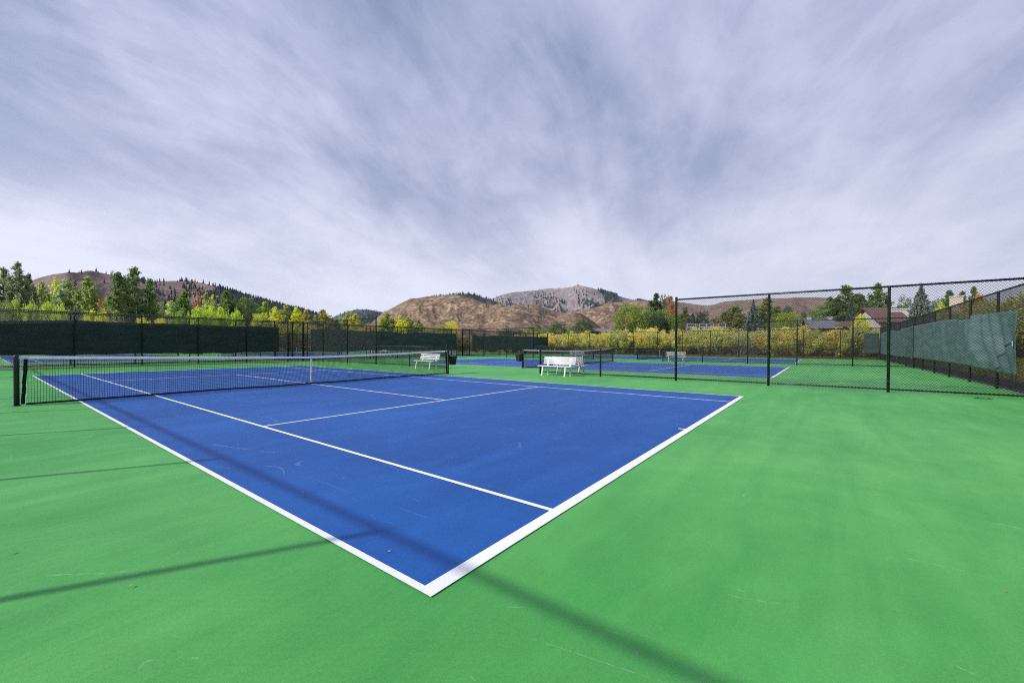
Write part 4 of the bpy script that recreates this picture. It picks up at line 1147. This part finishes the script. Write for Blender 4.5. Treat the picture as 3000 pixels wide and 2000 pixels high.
# ------------------------------------------------------------------ air
HAZE = 2.6e-5
if HAZE:
    b = MB(); b.box(-2500, -2500, -1.2, 7500, 7500, 760)
    hm = bpy.data.materials.new('haze'); hm.use_nodes = True; nt = hm.node_tree; nt.nodes.clear()
    o_ = nt.nodes.new('ShaderNodeOutputMaterial'); v_ = nt.nodes.new('ShaderNodeVolumePrincipled')
    v_.inputs['Color'].default_value = (.80,.86,1,1); v_.inputs['Density'].default_value = HAZE; v_.inputs['Anisotropy'].default_value = .2
    nt.links.new(v_.outputs[0], o_.inputs['Volume'])
    tag(b.build('haze', hm), 'thin valley haze', kind='stuff')

# ------------------------------------------------------------------ light and sky
SUN_EL = math.radians(34.3); SV = Vector((-.887*math.cos(SUN_EL), .462*math.cos(SUN_EL), math.sin(SUN_EL))).normalized()
sl = bpy.data.lights.new('sun', 'SUN'); sl.energy = 3.35; sl.angle = math.radians(.9); sl.color = (1, .955, .88)
so = bpy.data.objects.new('sun', sl); COL.objects.link(so); so.rotation_euler = SV.to_track_quat('Z', 'Y').to_euler()
w = bpy.data.worlds.new('World'); scene.world = w; w.use_nodes = True; nt = w.node_tree
class WT(NT):
    def __init__(s, tr): s.t = tr; s.b = None
T = WT(nt); bg = nt.nodes['Background']
sky = T.n('ShaderNodeTexSky'); sky.sky_type = 'NISHITA'; sky.sun_disc = False; sky.sun_elevation = SUN_EL; sky.sun_rotation = math.atan2(SV.x, SV.y)
sky.altitude = 1700; sky.air_density = 1.; sky.dust_density = 1.2; sky.ozone_density = 1.2
geo = T.n('ShaderNodeNewGeometry'); tc = T.n('ShaderNodeTexCoord'); gen = tc.outputs['Generated']
sep = T.n('ShaderNodeSeparateXYZ'); T.l(gen, sep.inputs[0])
zc = T.math('MAXIMUM', sep.outputs[2], .0)
den = T.math('ADD', zc, .30)
cmb = T.n('ShaderNodeCombineXYZ'); T.l(T.math('DIVIDE', sep.outputs[0], den), cmb.inputs[0]); T.l(T.math('DIVIDE', sep.outputs[1], den), cmb.inputs[1])
ROTZ = -math.radians(90-52)           # streaks run roughly along the view axis
def cl(scale, sc, det, rough, dist, off=(0,0,0), rz=0.):
    mp = T.n('ShaderNodeMapping'); T.l(cmb.outputs[0], mp.inputs[0]); mp.inputs['Rotation'].default_value = (0,0,ROTZ+rz)
    m2 = T.n('ShaderNodeMapping'); T.l(mp.outputs[0], m2.inputs[0]); m2.inputs['Scale'].default_value = scale; m2.inputs['Location'].default_value = off
    return T.noise(m2.outputs[0], sc, det, rough, dist)
wisps = cl((.75, 1.25, 1), 1.25, 8, .52, .35, (1.3, 4.1, 0), .5)
soft = cl((.9, 1., 1), .95, 3, .5, .2, (3.7, 1.2, 0))
fibre = cl((.9, 2.8, 1), 1.9, 7, .62, .9, (2.2, 7.7, 0), .35)
fleck = cl((1., 1.3, 1), 4., 6, .6, .4, (5.2, .4, 0), -.2)
k = T.math('ADD', T.math('MULTIPLY', wisps, .42), T.math('ADD', T.math('MULTIPLY', soft, .34), T.math('ADD', T.math('MULTIPLY', fibre, .12), T.math('MULTIPLY', fleck, .12))))
cover = T.ramp(k, .385, .61)
hz = T.ramp(sep.outputs[2], .0, .60, 1., 0.)      # the veil thickens toward the horizon
hzp = T.math('POWER', hz, 1.15)
cov = T.math('ADD', T.math('MULTIPLY', cover, T.math('SUBTRACT', 1., hzp)), T.math('MULTIPLY', hzp, T.math('MULTIPLY_ADD', cover, .22, .76)))
gap = T.mix(1., sky.outputs[0], (.10,.10,.10), 'MULTIPLY')
gap = T.mix(.88, gap, (.145,.190,.340))
cloud = T.mix(hz, (.45,.475,.635), (.66,.68,.80))
dsun = T.n('ShaderNodeVectorMath'); dsun.operation = 'DOT_PRODUCT'; T.l(gen, dsun.inputs[0]); dsun.inputs[1].default_value = SV
cloud = T.scale(cloud, T.math('MULTIPLY_ADD', dsun.outputs['Value'], .10, 1.03))
fin = T.mix(cov, gap, cloud)
T.l(fin, bg.inputs[0]); bg.inputs[1].default_value = 1.04

vs = scene.view_settings; vs.view_transform = 'Standard'; vs.look = 'None'; vs.exposure = .33; vs.gamma = 1
scene.cycles.use_denoising = False; scene.cycles.denoising_prefilter = 'ACCURATE'; scene.cycles.filter_width = 1.1
scene.cycles.max_bounces = 6; scene.cycles.transparent_max_bounces = 8; scene.cycles.volume_bounces = 0
scene.cycles.sample_clamp_indirect = 3; scene.cycles.sample_clamp_direct = 6; scene.cycles.caustics_reflective = False; scene.cycles.caustics_refractive = False
